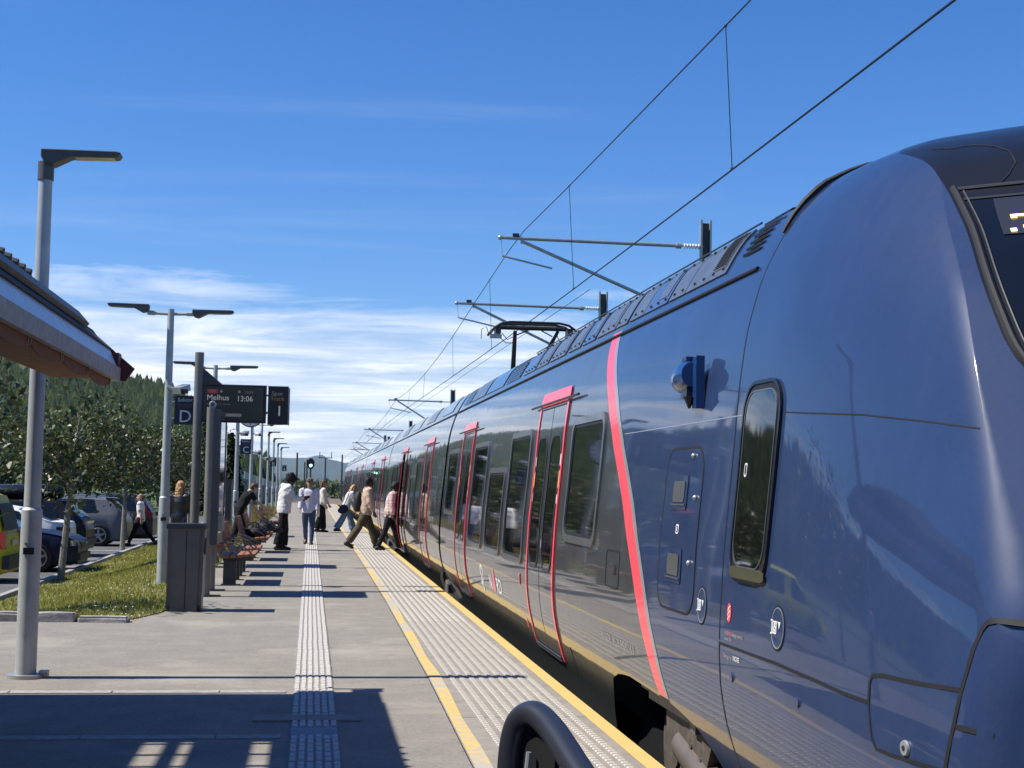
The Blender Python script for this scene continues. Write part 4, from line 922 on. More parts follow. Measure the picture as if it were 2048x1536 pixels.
# second display seen from the back edge, further along
t2 = thing('platform_clock', 'round white platform clock half hidden below the departure display', 'clock', (-1.22, 28.2, .2))
q = MB(); q.tube([(-.45, .12, 0), (-.45, .12, 3.2)], .055, 14); q.tube([(-.45, .1, 2.72), (-.2, .06, 2.72)], .025, 8); q.build('post', M['lampdark'], t2, True)
q = MB(); q.tube([(.05, -.03, 2.72), (.05, .09, 2.72)], .255, 32); q.build('case', M['dark'], t2, True)
q = MB(); q.tube([(.05, -.034, 2.72), (.05, -.032, 2.72)], .235, 32); q.build('dial', M['white'], t2, True)
for k in range(12):
    a = math.pi * k / 6; q = MB(); q.box((.05 + .19 * math.sin(a), -.037, 2.72 + .19 * math.cos(a)), (.016, .003, .05), (0, a, 0)); q.build('hour_mark', M['black'], t2)
for a, l in ((R(390), .11), (R(18), .17)):
    q = MB(); q.box((.05 + l / 2 * math.sin(a), -.039, 2.72 + l / 2 * math.cos(a)), (.018, .003, l), (0, a, 0)); q.build('clock_hand', M['black'], t2)
# information case seen edge on, plus further uprights
M['case'] = mat('grey_case_paint', (.075, .077, .08), .42, .2, 0, .12, 5)
def info_case(x, y, ln_, z1, label, w_=.13):
    t = thing('information_case', label, 'information case', (x, y, 0), 0, 'information cases on the platform')
    for dy in (0, ln_):
        q = MB(); q.tube([(0, dy, 0), (0, dy, z1)], [(.06, .075)] * 2, 16); q.build('post', mat('case_post', (.20, .195, .18), .5, .3, 0, .1, 6) if 'case_post' not in M else M['case_post'], t, True)
        q = MB(); q.box((.04, dy - .02, .012), (.34, .14, .024)); q.build('foot_plate', M['dark'], t)
    q = MB(); q.box((.075, ln_ / 2, z1 / 2 + .35), (w_, ln_ + .1, z1 - .75)); c = q.build('case', M['case'], t)
    q = MB(); q.box((.075 + w_ / 2 + .002, ln_ / 2, z1 / 2 + .38), (.006, ln_ - .12, z1 - 1.0)); q.build('glass_front', M['glass'], c)
    return t
M['case_post'] = mat('case_post', (.20, .195, .18), .5, .3, 0, .1, 6)
ic = info_case(-1.42, 20.9, 1.1, 2.66, 'tall dark information case seen edge on right behind the litter bin')
q = MB(); q.tube([(.02 + .04 * math.cos(a), 0, 2.70 + .04 * math.sin(a)) for a in np.linspace(0, 6.28, 14)], .012, 6); q.build('lifting_eye', M['steel'], ic)
q = MB(); q.box((.17, .2, 1.02), (.07, .35, .22)); q.build('leaflet_box', M['trim'], ic)
info_case(-1.80, 28.0, 1.2, 2.75, 'second information case standing behind the nearest benches')
# litter bin
t = thing('litter_bin', 'dark grey steel litter bin with black lid at the lawn corner', 'litter bin', (-1.51, 18.65, 0))
q = MB(); q.prism([(-.22, .0), (.205, .0), (.225, 1.02), (-.225, 1.02)], 'y', -.22, .22); bd = q.build('body', M['bin'] if 'bin' in M else mat('bin_grey_steel', (.10, .10, .102), .38, .35, 0, .12, 4), t)
bm = bmesh.new(); bm.from_mesh(bd.data); bmesh.ops.bevel(bm, geom=[e for e in bm.edges if abs((e.verts[0].co - e.verts[1].co).z) > .5], offset=.05, segments=4, affect='EDGES'); bm.to_mesh(bd.data); bm.free()
q = MB(); q.box((0, 0, 1.05), (.48, .48, .06), taper=.97); q.build('lid', M['black'], t)
q = MB(); q.box((.01, -.2215, .52), (.008, .005, .98)); q.build('door_gap', M['seam'], t)
q = MB(); q.box((0, 0, .035), (.40, .40, .07)); q.build('plinth', M['black'], t)
q = MB(); q.tube([(.222, 0, .80), (.232, 0, .80)], .11, 20); q.build('opening', M['seam'], t)
# benches
M['slat'] = mat('oiled_wood_slat', (.27, .115, .055), .6, 0, 0, .3, 14, .001, 40)
bench0 = None
def bench(y0, label):
    global bench0
    if bench0 is None:
        t = thing('platform_bench', label, 'bench', (0, y0, 0), 0, 'wooden benches facing the track')
        Lb = 1.4
        def slat(xc, zc, wd, ang, nm):
            q = MB(); q.box((0, Lb / 2, 0), (wd, Lb, .042)); m_ = q.mesh(nm, M['slat']); o = link(nm, m_, t); o.location = (xc, 0, zc); o.rotation_euler = (0, ang, 0)
        for k in range(5): slat(-1.27 + k * .10, .435 + .008 * k, .082, R(-5), 'seat_slat')
        slat(-1.345, .455, .08, R(40), 'seat_slat')
        for k in range(4): slat(-1.395 - .028 * k, .54 + k * .105, .098, R(74), 'back_slat')
        for yb_ in (.12, Lb - .12):
            q = MB(); q.box((-1.22, yb_, .19), (.20, .10, .38)); q.box((-1.1, yb_, .395), (.46, .06, .04)); q.box((-1.2, yb_, .006), (.30, .16, .012)); q.build('leg', M['dark'], t)
            q = MB(); q.tube([(-1.33, yb_, .42), (-1.40, yb_, .55), (-1.50, yb_, .88)], .02, 6); q.build('back_support', M['dark'], t)
        for yb_ in (.03, Lb - .03):
            q = MB(); q.tube([(-1.43, yb_, .64), (-1.30, yb_, .665), (-1.15, yb_, .65), (-1.0, yb_, .59), (-.90, yb_, .51), (-.86, yb_, .43)], .011, 8); q.build('armrest', M['lampdark'], t, True)
        bench0 = t; return t
    c = copy_tree(bench0); c.location = (0, y0, 0); c['label'] = label; return c
for y, l in ((23.2, 'nearest wooden slatted bench on the platform'), (25.4, 'second nearest wooden slatted bench'), (30.4, 'third wooden bench, the one with the dark backpack on it'), (33.8, 'fourth wooden bench, behind the hooded person'), (44.0, 'small farthest wooden bench beyond the hooded person')): bench(y, l)
M['bag'] = mat('black_nylon', (.012, .012, .014), .7, 0, 0, .3, 30, .003, 60)
def bag(x, y, z, s, label, nm='backpack'):
    t = thing(nm, label, 'bag', (x, y, z)); q = MB(); q.ball((0, 0, .14 * s), (.22 * s, .19 * s, .15 * s), 20, 14); q.ball((.15 * s, 0, .10 * s), (.14 * s, .15 * s, .11 * s), 18, 12); q.ball((-.12 * s, .02, .2 * s), (.12 * s, .13 * s, .12 * s), 18, 12)
    bo = q.build('bag_body', M['bag'], t, 'all')
    for v in bo.data.vertices: v.co += Vector((1, 1, 1)) * (.035 * s * math.sin(v.co.x * 31 + v.co.z * 17) * math.sin(v.co.y * 23 + 1)); v.co.z = max(.004, v.co.z)
    q = MB(); q.tube([(-.1 * s, -.1 * s, .33 * s), (-.05 * s, -.1 * s, .42 * s), (.06 * s, -.08 * s, .38 * s), (.1 * s, -.08 * s, .28 * s)], .014, 6); q.build('strap', M['black'], t, True)
bag(-1.12, 31.1, .45, .8, 'dark backpack lying on the third bench'); bag(-1.05, 34.5, .45, .85, 'black holdall lying on the fourth bench', 'holdall'); bag(-.78, 34.6, .44, .6, 'smaller black bag at the front of the fourth bench', 'shoulder_bag')
# railing at the camera
t = thing('hand_rail', 'dark blue grey tubular hoop railing in the foreground', 'railing', (.555, 3.6, -.005))
M['railpaint'] = mat('blue_grey_rail_paint', (.026, .029, .038), .36, .2, .3, .12, 10)
rail = [(-.052, .02, .0), (-.05, .02, .6), (-.046, .02, .90), (-.040, .015, .98), (-.025, .0, 1.03), (0, -.04, 1.052), (.022, -.10, 1.042), (.042, -.20, 1.012), (.075, -.40, .945), (.15, -.80, .81), (.26, -1.4, .61), (.275, -1.47, .57), (.28, -1.5, .48), (.28, -1.5, .0)]
def crom(pts, k=5):
    P_ = [Vector(p) for p in pts]; o = []
    for i in range(len(P_) - 1):
        a, b_, c, d = P_[max(0, i-1)], P_[i], P_[i+1], P_[min(len(P_)-1, i+2)]
        for j in range(k):
            t_ = j / k; o.append(.5 * ((2 * b_) + (c - a) * t_ + (2 * a - 5 * b_ + 4 * c - d) * t_ * t_ + (3 * b_ - a - 3 * c + d) * t_ ** 3))
    return o + [P_[-1]]
q = MB(); q.tube(crom(rail[2:11], 5), .033, 20); q.build('hoop', M['railpaint'], t, 'all')
q = MB(); rp = [(-.045, .02, .93), (-.03, .0, 1.0), (0, -.04, 1.022), (.022, -.10, 1.012), (.035, -.165, .99)]; q.grid([[p, (p[0], p[1], .5)] for p in rp]); q.grid([[(p[0] + .012, p[1] + .004, p[2]), (p[0] + .012, p[1] + .004, .5)] for p in rp]); q.build('infill_plate', M['black'], t)
q = MB(); q.tube([(-.012, -.065, .965), (-.045, -.065, .60)], .007, 8); q.build('plate_edge', M['steel'], t)
q = MB(); q.ball((.005, -.10, .83), .026, 12, 8); q.build('bolt_cap', M['dark'], t, True)
# ---------------------------------------------------------------- overhead line
CW = 4.6
def mess_z(y):
    ys_ = [0, 12.2, 13, 21.4, 26.75, 34.5, 65, 105, 160]; zs_ = [5.86, 5.95, 5.97, 6.17, 6.33, 5.95, 5.45, 5.4, 5.4]
    z = float(np.interp(y, ys_, zs_))
    for a, c in ((34.5, 65), (65, 105), (105, 160)):
        if a < y < c: t_ = (y - a) / (c - a); z -= 4 * .35 * t_ * (1 - t_)
    return z
t = thing('overhead_line', 'overhead contact wire with messenger wire and droppers above the train', 'overhead line', (0, 0, 0))
q = MB(); q.tube([(3.73 + .12 * math.sin(y / 14), y, CW - (.0 if y > 9 else .0)) for y in np.arange(-10, 230, 4)], .0095, 6); q.build('contact_wire', M['black'], t)
q = MB(); q.tube([(3.73 + .03 * math.sin(y / 14), y, mess_z(y)) for y in list(np.arange(-10, 160, 2))], .008, 6); q.build('messenger_wire', M['black'], t)
q = MB(); q.tube([(4.6, y, 4.9 + .003 * y) for y in np.linspace(24, 130, 20)], .006, 5); q.build('earth_wire', M['dark'], t)
for y in (4.5, 12.98, 21.38, 31.2, 39.27, 48.8, 56, 73, 82, 90, 98):
    q = MB(); q.tube([(3.73 + .03 * math.sin(y / 14), y, mess_z(y)), (3.73 + .12 * math.sin(y / 14), y, CW)], .005, 5); q.ball((3.73 + .12 * math.sin(y / 14), y, CW + .01), .018, 6, 5); q.ball((3.73 + .03 * math.sin(y / 14), y, mess_z(y)), .016, 6, 5); q.build('dropper', M['black'], t)
def mast(x, y, ztop, zarm, xl, label, strut=True, h=.24):
    t = thing('catenary_mast', label, 'mast', (x, y, -1.0), 0, 'overhead line masts beside the track')
    zt = ztop + 1.0; za = zarm + 1.0
    for s in (-1, 1):
        q = MB(); q.box((s * .09, 0, zt / 2), (.035, .10, zt)); q.build('channel', M['steel'], t)
    q = MB(); q.box((.0, .03, zt / 2), (.15, .02, zt - .1)); q.build('web_plate', M['dark'], t)
    q = MB(); q.tube([(xl - x, 0, za), (-.55, 0, za - .02)], .034, 10); q.ball((xl - x, 0, za), .045, 8, 6); q.build('cantilever_tube', M['steel'], t, True)
    q = MB(); q.tube([(-.58, 0, za - .02), (-.48, 0, za - .02)], .055, 10); q.tube([(-.48, 0, za - .02), (-.05, 0, za - .02)], .018, 8); q.build('tube_joint', M['steel'], t, True)
    q = MB()
    for k in range(6): q.tube([(-.42 + k * .055, 0, za - .02), (-.405 + k * .055, 0, za - .02)], .05, 12)
    q.build('insulator', M['white'], t, True)
    if strut:
        q = MB(); q.tube([(xl - x + .42, 0, za - .06), (-.35, 0, za - 1.35), (-.1, 0, za - 1.55)], .032, 10); q.tube([(xl - x + .42, 0, za), (xl - x + .42, 0, za - .1)], .03, 8); q.build('strut_tube', M['steel'], t, True)
    q = MB(); q.box((xl - x + .3, 0, za + .05), (.12, .06, .07)); q.build('wire_clamp', M['dark'], t)
    q = MB(); q.tube([(xl - x + .05, 0, za - .35), (xl - x + 1.0, 0, za - .55)], .018, 6); q.tube([(xl - x + .02, 0, za), (xl - x + .05, 0, za - .35)], .006, 5); q.build('steady_arm', M['steel'], t, True)
mast(7.37, 26.75, 6.77, 6.28, 3.40, 'nearest catenary mast with strut and white insulator above the train roof')
mast(6.95, 34.5, 6.40, 6.0, 3.36, 'second catenary mast, its long arm crossing behind the pantograph')
mast(6.25, 65, 5.98, 5.42, 3.38, 'third catenary mast, over the second car of the train')
mast(6.2, 92, 5.75, 5.1, 3.3, 'catenary mast over the middle of the train'); mast(6.2, 118, 5.6, 5.0, 3.3, 'catenary mast over the last car of the train'); mast(6.2, 124, 5.9, 4.6, 3.3, 'catenary mast just past the last car')
def pole_far(x, y, ztop, label, cross=0.):
    t = thing('line_pole', label, 'mast', (x, y, -.8), 0, 'bare line poles beyond the platform end'); q = MB(); q.tube([(0, 0, 0), (0, 0, ztop + .8)], [.13, .10], 8); q.build('pole', M['dark'], t, True)
    if cross:
        q = MB(); q.box((0, 0, ztop + .8), (cross, .1, .1)); q.build('cross_arm', M['dark'], t)
        for s in (-1, 1): q = MB(); q.tube([(s * cross * .42, 0, ztop + .8), (s * cross * .42, 0, ztop + 1.6)], .05, 6); q.build('pin_insulator', M['dark'], t)
pole_far(4.0, 190, 5.5, 'dark pole between the signal and the train end', 0)
pole_far(1.95, 200, 5.2, 'pole with crossarm right of the green signal', 1.9); pole_far(-1.6, 170, 5.2, 'dark pole left of the green signal'); pole_far(-.9, 215, 4.8, 'thin dark pole close left of the signal'); pole_far(-.55, 205, 5.0, 'thin dark pole touching the signal')
t = thing('rail_signal', 'black railway signal with a lit green lamp', 'signal', (-.02, 105, -.3))
q = MB(); q.tube([(0, 0, 0), (0, 0, 3.4)], .06, 10); q.build('post', M['dark'], t, True)
q = MB(); q.prism([(.29 * math.cos(R(22.5 + 45 * k)), 3.35 + .42 * math.sin(R(22.5 + 45 * k))) for k in range(8)], 'y', -.05, .05); q.build('background_plate', M['black'], t)
q = MB(); q.tube([(0, -.09, 3.22), (0, -.05, 3.22)], .10, 16); q.build('green_lamp', mat('green_signal_light', (.35, 1.0, .75), .4, emit=5), t, True)
# ---------------------------------------------------------------- vegetation and terrain
def isl_mat(name, stops, rough=.6, spec=.3, transl=0.25):
    m = bpy.data.materials.new(name); m.use_nodes = True; t = m.node_tree; b = t.nodes['Principled BSDF']
    g = t.nodes.new('ShaderNodeNewGeometry'); r = t.nodes.new('ShaderNodeValToRGB'); e = r.color_ramp.elements
    e[0].position = stops[0][0]; e[0].color = (*stops[0][1], 1); e[1].position = stops[-1][0]; e[1].color = (*stops[-1][1], 1)
    for p, c in stops[1:-1]: x = e.new(p); x.color = (*c, 1)
    t.links.new(g.outputs['Random Per Island'], r.inputs[0]); t.links.new(r.outputs[0], b.inputs['Base Color'])
    b.inputs['Roughness'].default_value = rough; b.inputs['Specular IOR Level'].default_value = spec
    if transl:
        tr = t.nodes.new('ShaderNodeBsdfTranslucent'); t.links.new(r.outputs[0], tr.inputs['Color']); mx = t.nodes.new('ShaderNodeMixShader'); mx.inputs[0].default_value = transl
        o = t.nodes['Material Output']; t.links.new(b.outputs[0], mx.inputs[1]); t.links.new(tr.outputs[0], mx.inputs[2]); t.links.new(mx.outputs[0], o.inputs['Surface'])
    return m
M['leaf'] = isl_mat('whitebeam_leaf', [(0, (.024, .038, .011)), (.5, (.055, .075, .021)), (.88, (.105, .12, .042)), (1, (.19, .19, .09))], .42, .5, .2)
M['leaf_dark'] = isl_mat('dark_broad_leaf', [(0, (.018, .035, .010)), (.6, (.04, .068, .017)), (1, (.075, .105, .03))], .6, .3, .2)
M['leaf_olive'] = isl_mat('olive_leaf', [(0, (.03, .045, .014)), (.6, (.065, .085, .026)), (1, (.11, .13, .04))], .6, .3, .2)
M['needle'] = isl_mat('spruce_forest', [(0, (.010, .019, .008)), (.5, (.018, .031, .011)), (.9, (.032, .048, .014)), (1, (.055, .07, .022))], .9, .1, 0)
M['blade'] = isl_mat('lawn_grass_blade', [(0, (.15, .17, .032)), (.5, (.26, .265, .05)), (.85, (.36, .33, .085)), (1, (.46, .40, .17))], .7, .2, .3)
M['dry'] = isl_mat('dry_tall_grass', [(0, (.10, .10, .03)), (.5, (.22, .16, .06)), (1, (.30, .21, .08))], .8, .2, .3)
M['petal'] = mat('white_clover_petal', (.75, .73, .66), .7, var=.1)
M['bark'] = mat('grey_tree_bark', (.22, .20, .17), .85, 0, 0, .35, 18, .004, 40)
M['soil'] = mat('lawn_soil_grass', (.15, .17, .04), .95, 0, 0, .4, 1.6, .006, 60, vcol=(.21, .18, .08))
def raw_mesh(name, V, F, mats, mi=None):
    me = bpy.data.meshes.new(name); k = F.shape[1]
    me.vertices.add(len(V)); me.vertices.foreach_set('co', V.astype(np.float32).ravel())
    me.loops.add(F.size); me.loops.foreach_set('vertex_index', F.astype(np.int32).ravel())
    me.polygons.add(len(F)); me.polygons.foreach_set('loop_start', np.arange(0, F.size, k, dtype=np.int32)); me.polygons.foreach_set('loop_total', np.full(len(F), k, dtype=np.int32))
    for m in (mats if isinstance(mats, list) else [mats]): me.materials.append(m)
    me.update(calc_edges=True); me.validate(); return me
# lawn sheet
lx = np.linspace(0, 1, 14); lw = []
for y in list(np.arange(17.12, 30, .6)) + list(np.arange(30, 78, 3)):
    xr = float(np.interp(y, ys2, xl2)) - .004; xl_ = -5.25 if y > 19.5 else float(np.interp(y, [17.1, 19.5], [-4.3, -5.25]))
    lw.append([(xl_ + (xr - xl_) * t, y, gz(xl_ + (xr - xl_) * t, y) + .012 + .02 * math.sin(y * 1.3 + t * 9) * .5 * (1 - abs(2 * t - 1))) for t in lx])
g = MB(); g.grid(lw); struct(g.build('lawn', M['soil'], smooth='all'))
def blades(n, x0, x1, y0, y1, h0, h1, w_, name, m, label, dens=None):
    x = rng.uniform(x0, x1, n); y = y0 + (y1 - y0) * rng.uniform(0, 1, n) ** 1.5
    xr = np.interp(y, ys2, xl2) + .03; xr = np.minimum(xr, x1); x = x0 + (xr - x0) * rng.uniform(0, 1, n)
    z = np.array([gz(a, c) for a, c in zip(x, y)]) + .008
    h = rng.uniform(h0, h1, n) * (1 + .35 * np.sin(x * 3.1 + y * 1.7)); a = rng.uniform(0, 2 * np.pi, n); lean = rng.normal(0, .35, (n, 2)) * h[:, None]
    ww = w_ * (1 + (y - y0) * .045)
    dx = np.cos(a) * ww; dy = np.sin(a) * ww
    V = np.stack([np.stack([x - dx, y - dy, z], 1), np.stack([x + dx, y + dy, z], 1), np.stack([x + lean[:, 0], y + lean[:, 1], z + h], 1)], 1).reshape(-1, 3)
    F = np.arange(3 * n).reshape(-1, 3)
    o = link(name, raw_mesh(name, V, F, m)); tag(o, label, 'grass', kind='stuff'); return o
blades(60000, -5.2, -1.7, 17.1, 60, .03, .075, .006, 'lawn_grass', M['blade'], 'short green and yellowish lawn grass between platform and car park')
blades(5000, -3.0, -1.75, 38, 80, .2, .5, .01, 'tall_grass', M['dry'], 'tall dry grass along the platform back edge by the lamp posts')
n = 380; x = rng.uniform(-5.1, -1.9, n); y = 17.2 + 25 * rng.uniform(0, 1, n) ** 1.6; keep = (np.sin(x * 2.3 + 1) + np.sin(y * 1.1) + rng.normal(0, .6, n)) > .1; x = x[keep]; y = y[keep]; n = len(x)
z = np.array([gz(a, c) for a, c in zip(x, y)]) + .055; rr = rng.uniform(.009, .017, n); V = []; 
oc = np.array([(1,0,0),(-1,0,0),(0,1,0),(0,-1,0),(0,0,.8),(0,0,-.6)], float); of = np.array([(0,2,4),(2,1,4),(1,3,4),(3,0,4),(2,0,5),(1,2,5),(3,1,5),(0,3,5)])
V = (oc[None] * rr[:, None, None] + np.stack([x, y, z], 1)[:, None]).reshape(-1, 3); F = (of[None] + 6 * np.arange(n)[:, None, None]).reshape(-1, 3)
tag(link('clover_flowers', raw_mesh('clover_flowers', V, F, M['petal'])), 'tiny white clover flowers scattered in the lawn', 'flowers', kind='stuff')

def leaf_cloud(C, nrm, size, aspect=.55):
    n = len(C); u = np.cross(nrm, rng.normal(size=(n, 3))); u /= np.linalg.norm(u, axis=1)[:, None] + 1e-9; v = np.cross(nrm, u)
    s = size[:, None]; fold = nrm * s * .15
    V = np.stack([C - u * s * .5, C + v * s * aspect * .5 + fold, C + u * s * .5, C - v * s * aspect * .5 + fold], 1).reshape(-1, 3)
    return V, np.arange(4 * n).reshape(-1, 4)
def tree(name, label, x, y, z0, H, trunk_h, rad, nleaf, lsize, leafm, group=None, lean=0., seed=1, branches=7, trunk_r=.07, cat='tree', shape=1.0):
    global rng
    rs = np.random.default_rng(seed)
    t = thing(name, label, cat, (x, y, z0), 0, group)
    q = MB(); top = (lean * H, lean * H * .3, H * .9); tp = [(0, 0, -.05), (lean * trunk_h * .5, 0, trunk_h * .5), (lean * trunk_h, .0, trunk_h), (lean * H * .7, .05, H * .68), top]
    q.tube(tp, [trunk_r * 1.15, trunk_r, trunk_r * .85, trunk_r * .5, trunk_r * .12], 9)
    tips = []
    for k in range(branches):
        a = 2 * math.pi * k / branches * 1.9 + rs.uniform(-.4, .4); f = rs.uniform(0, 1); zb = trunk_h * .95 + (H * .72 - trunk_h) * f
        L_ = rad * (1.05 - .55 * f) * rs.uniform(.8, 1.1); p0 = Vector((lean * zb, 0, zb)); up = rs.uniform(.5, 1.0)
        p1 = p0 + Vector((math.cos(a) * L_ * .5, math.sin(a) * L_ * .5, L_ * .5 * up)); p2 = p0 + Vector((math.cos(a) * L_, math.sin(a) * L_, L_ * .85 * up))
        q.tube([p0, p1, p2], [trunk_r * .42, trunk_r * .26, trunk_r * .08], 6); tips.append((p1, .7)); tips.append((p2, 1)); 
        for s in range(2):
            a2 = a + rs.uniform(-1.1, 1.1); p3 = p1 + Vector((math.cos(a2) * L_ * .45, math.sin(a2) * L_ * .45, L_ * .4 * rs.uniform(.1, 1))); q.tube([p1, p3], [trunk_r * .2, trunk_r * .06], 5); tips.append((p3, .9))
    tips.append((Vector(top), .9)); tips.append((Vector(tp[3]), .8))
    q.build('trunk', M['bark'], t, True)
    cc = np.array([np.array(p) for p, s in tips]); wt = np.array([s for p, s in tips]); 
    sub = 5; cl = np.repeat(cc, sub, 0) + rs.normal(0, rad * .27, (len(cc) * sub, 3)) * np.array([1, 1, .8 * shape]); 
    idx = rs.integers(0, len(cl), nleaf); C = cl[idx] + rs.normal(0, rad * .12, (nleaf, 3)); C[:, 2] = np.where(C[:, 2] < trunk_h * .85, C[:, 2] + rs.uniform(.2, 1.3, nleaf) * (H - trunk_h) * .6, C[:, 2])
    nrm = rs.normal(size=(nleaf, 3)) + np.array([-.3, 0, .6]); nrm /= np.linalg.norm(nrm, axis=1)[:, None]
    rng_old = rng; rng = rs; V, F = leaf_cloud(C, nrm, lsize * rs.uniform(.5, 1.35, nleaf)); rng = rng_old
    link('crown', raw_mesh('crown', V, F, leafm), t); return t
tree('street_tree', 'young whitebeam tree beside the dark blue car', -5.1, 31.4, -.45, 4.05, 1.6, 1.3, 2500, .14, M['leaf'], 'young trees in the lawn', .07, 11, 9)
tree('street_tree', 'young whitebeam tree in front of the bald man', -5.55, 45.0, -.45, 4.3, 1.6, 1.4, 2400, .15, M['leaf'], 'young trees in the lawn', .02, 12, 9)
tree('street_tree', 'young whitebeam tree just left of the sector D post', -5.7, 58.5, -.5, 4.5, 1.6, 1.5, 2300, .16, M['leaf'], 'young trees in the lawn', -.02, 13, 9)
tree('street_tree', 'young whitebeam tree whose leaves hang in at the upper left edge', -5.2, 18.9, -.35, 4.0, 1.7, 1.45, 1900, .13, M['leaf'], 'young trees in the lawn', .04, 14, 9)
tree('street_tree', 'young whitebeam tree farthest along the lawn', -5.8, 72.0, -.5, 4.6, 1.7, 1.5, 1600, .2, M['leaf'], 'young trees in the lawn', 0, 15, 8)
# belt of trees beyond the car park: visible ones and those the train mirrors
sp = [(-31,128,6.5,0),(-27,118,6.0,1),(-24,132,7.2,0),(-20.5,122,6.0,2),(-18,135,6.8,0),(-15.5,118,5.2,1),(-13,128,5.6,0),(-11,112,5.4,2),(-9.4,125,6.6,0),(-22,150,8.5,1),(-30,160,9.5,0),(-14,155,7.5,2),(-36,120,8,0),(-40,105,8,1),(-42,90,9,0),(-44,75,8,2),(-43,60,9,0),(-45,45,8.5,1),(-44,30,9,0),(-40,16,8.5,2),(-36,4,9,0),(-33,-8,9,1),(-30,-20,9,0)]
kinds = [('dense dark green broadleaf tree in the belt beyond the car park', M['leaf_dark']), ('olive green bushy tree in the belt beyond the car park', M['leaf_olive']), ('mid green rounded tree in the belt beyond the car park', isl_mat('mid_leaf', [(0, (.03, .055, .012)), (1, (.10, .14, .035))], .6, .3, .2))]
for i, (x, y, H, k) in enumerate(sp):
    tree('belt_tree', kinds[k][0], x, y, -.7, H, H * .12, H * .46, 2300, .42, kinds[k][1], 'trees beyond the car park', 0, 40 + i, 8, .16, shape=1.1)
# dark evergreens by the track further along
def spruce(x, y, z0, H, label, seed, group='dark spruces beyond the sector C sign'):
    rs = np.random.default_rng(seed); t = thing('spruce_tree', label, 'tree', (x, y, z0), 0, group); q = MB(); q.tube([(0, 0, 0), (0, 0, H)], [.14, .02], 7); q.build('trunk', M['bark'], t)
    n = 1500; f = rs.uniform(0, 1, n) ** .7; zc = H * (1 - f * .92); r = (H * .2 * f + .1) * np.sqrt(rs.uniform(.15, 1, n)); a = rs.uniform(0, 6.283, n)
    C = np.stack([r * np.cos(a), r * np.sin(a), zc - r * .35], 1); nr = np.stack([np.cos(a) * .5, np.sin(a) * .5, np.ones(n)], 1) + rs.normal(0, .25, (n, 3)); nr /= np.linalg.norm(nr, axis=1)[:, None]
    V, F = leaf_cloud(C, nr, .45 * rs.uniform(.7, 1.3, n), .4); link('crown', raw_mesh('crown', V, F, M['needle']), t)
for i, (x, y, H, l) in enumerate(((-5.9, 92, 6.2, 'dark spruce behind the lamp posts, middle one of three'), (-6.6, 96, 7.2, 'tallest dark spruce behind the lamp posts, leftmost of three'), (-5.4, 101, 5.6, 'smallest dark spruce behind the lamp posts, nearest the sector C sign'))): spruce(x, y, -.6, H, l, 80 + i)
# wooded hill on the left, one far wood
AZ = [-178, -150, -120, -90, -60, -40, -25, -16, -12, -9, -7.36, -6.4, -5.38, -4.7, -4.13, -3.35, -2.6, -1.97, -1.2]
EL = [4.5, 6.0, 7.2, 7.6, 7.4, 6.8, 6.2, 5.4, 4.9, 4.55, 4.25, 3.95, 3.6, 3.2, 2.85, 2.1, 1.4, .85, .3]
DR = 860.
def ridge(az): return float(np.interp(az, AZ, EL))
def hill_z(az, r):
    e = math.tan(R(ridge(az))) * DR - 7; t = (r - 380) / (DR - 380)
    if t <= 0: return -2.
    if t <= 1: return -2 + (e + 2) * (t ** 1.25)
    return e - (r - DR) * .05
rows = []
azs = list(np.linspace(-178, -14, 60)) + list(np.linspace(-13.5, -1.2, 50))
for r in (340, 380, 430, 480, 540, 600, 680, 750, 810, 860, 910, 1050): rows.append([(r * math.sin(R(a)), r * math.cos(R(a)), hill_z(a, r) + 4 * math.sin(a * 1.3 + r * .01) * (.5 if r > 430 else 0)) for a in azs])
g = MB(); g.grid(rows); struct(g.build('wooded_hill', mat('hill_forest_floor', (.018, .034, .012), .95, 0, 0, .4, .02), smooth='all'))
def cones(n, az0, az1, r0, r1, h0, h1, seed):
    rs = np.random.default_rng(seed); az = rs.uniform(az0, az1, n); r = np.sqrt(rs.uniform(r0 ** 2, r1 ** 2, n)); z = np.array([hill_z(a, b_) for a, b_ in zip(az, r)]) - 1 + 2 * np.sin(az * 1.3 + r * .01)
    h = rs.uniform(h0, h1, n); x = r * np.sin(np.radians(az)); y = r * np.cos(np.radians(az)); k = 6; th = np.arange(k) * 2 * np.pi / k
    base = np.stack([np.cos(th), np.sin(th), np.zeros(k)], 1); rad = h * rs.uniform(.20, .34, n)
    jit = rs.uniform(.75, 1.25, (n, k, 1))
    ring_ = base[None] * jit * rad[:, None, None] + np.stack([x, y, z + h * .08], 1)[:, None]; apex = np.stack([x + rs.normal(0, .4, n), y, z + h], 1)[:, None]
    V = np.concatenate([ring_, apex], 1).reshape(-1, 3); f = np.array([(i, (i + 1) % k, k) for i in range(k)]); F = (f[None] + (k + 1) * np.arange(n)[:, None, None]).reshape(-1, 3)
    return V, F
V1, F1 = cones(9000, -13, -1.6, 400, 880, 6, 12, 5); V2, F2 = cones(15000, -175, -13, 420, 890, 8, 15, 6)
tag(link('hill_forest', raw_mesh('hill_forest', np.concatenate([V1, V2]), np.concatenate([F1, F2 + len(V1)]), M['needle'])), 'dense spruce forest covering the hill on the left', 'forest', kind='stuff')
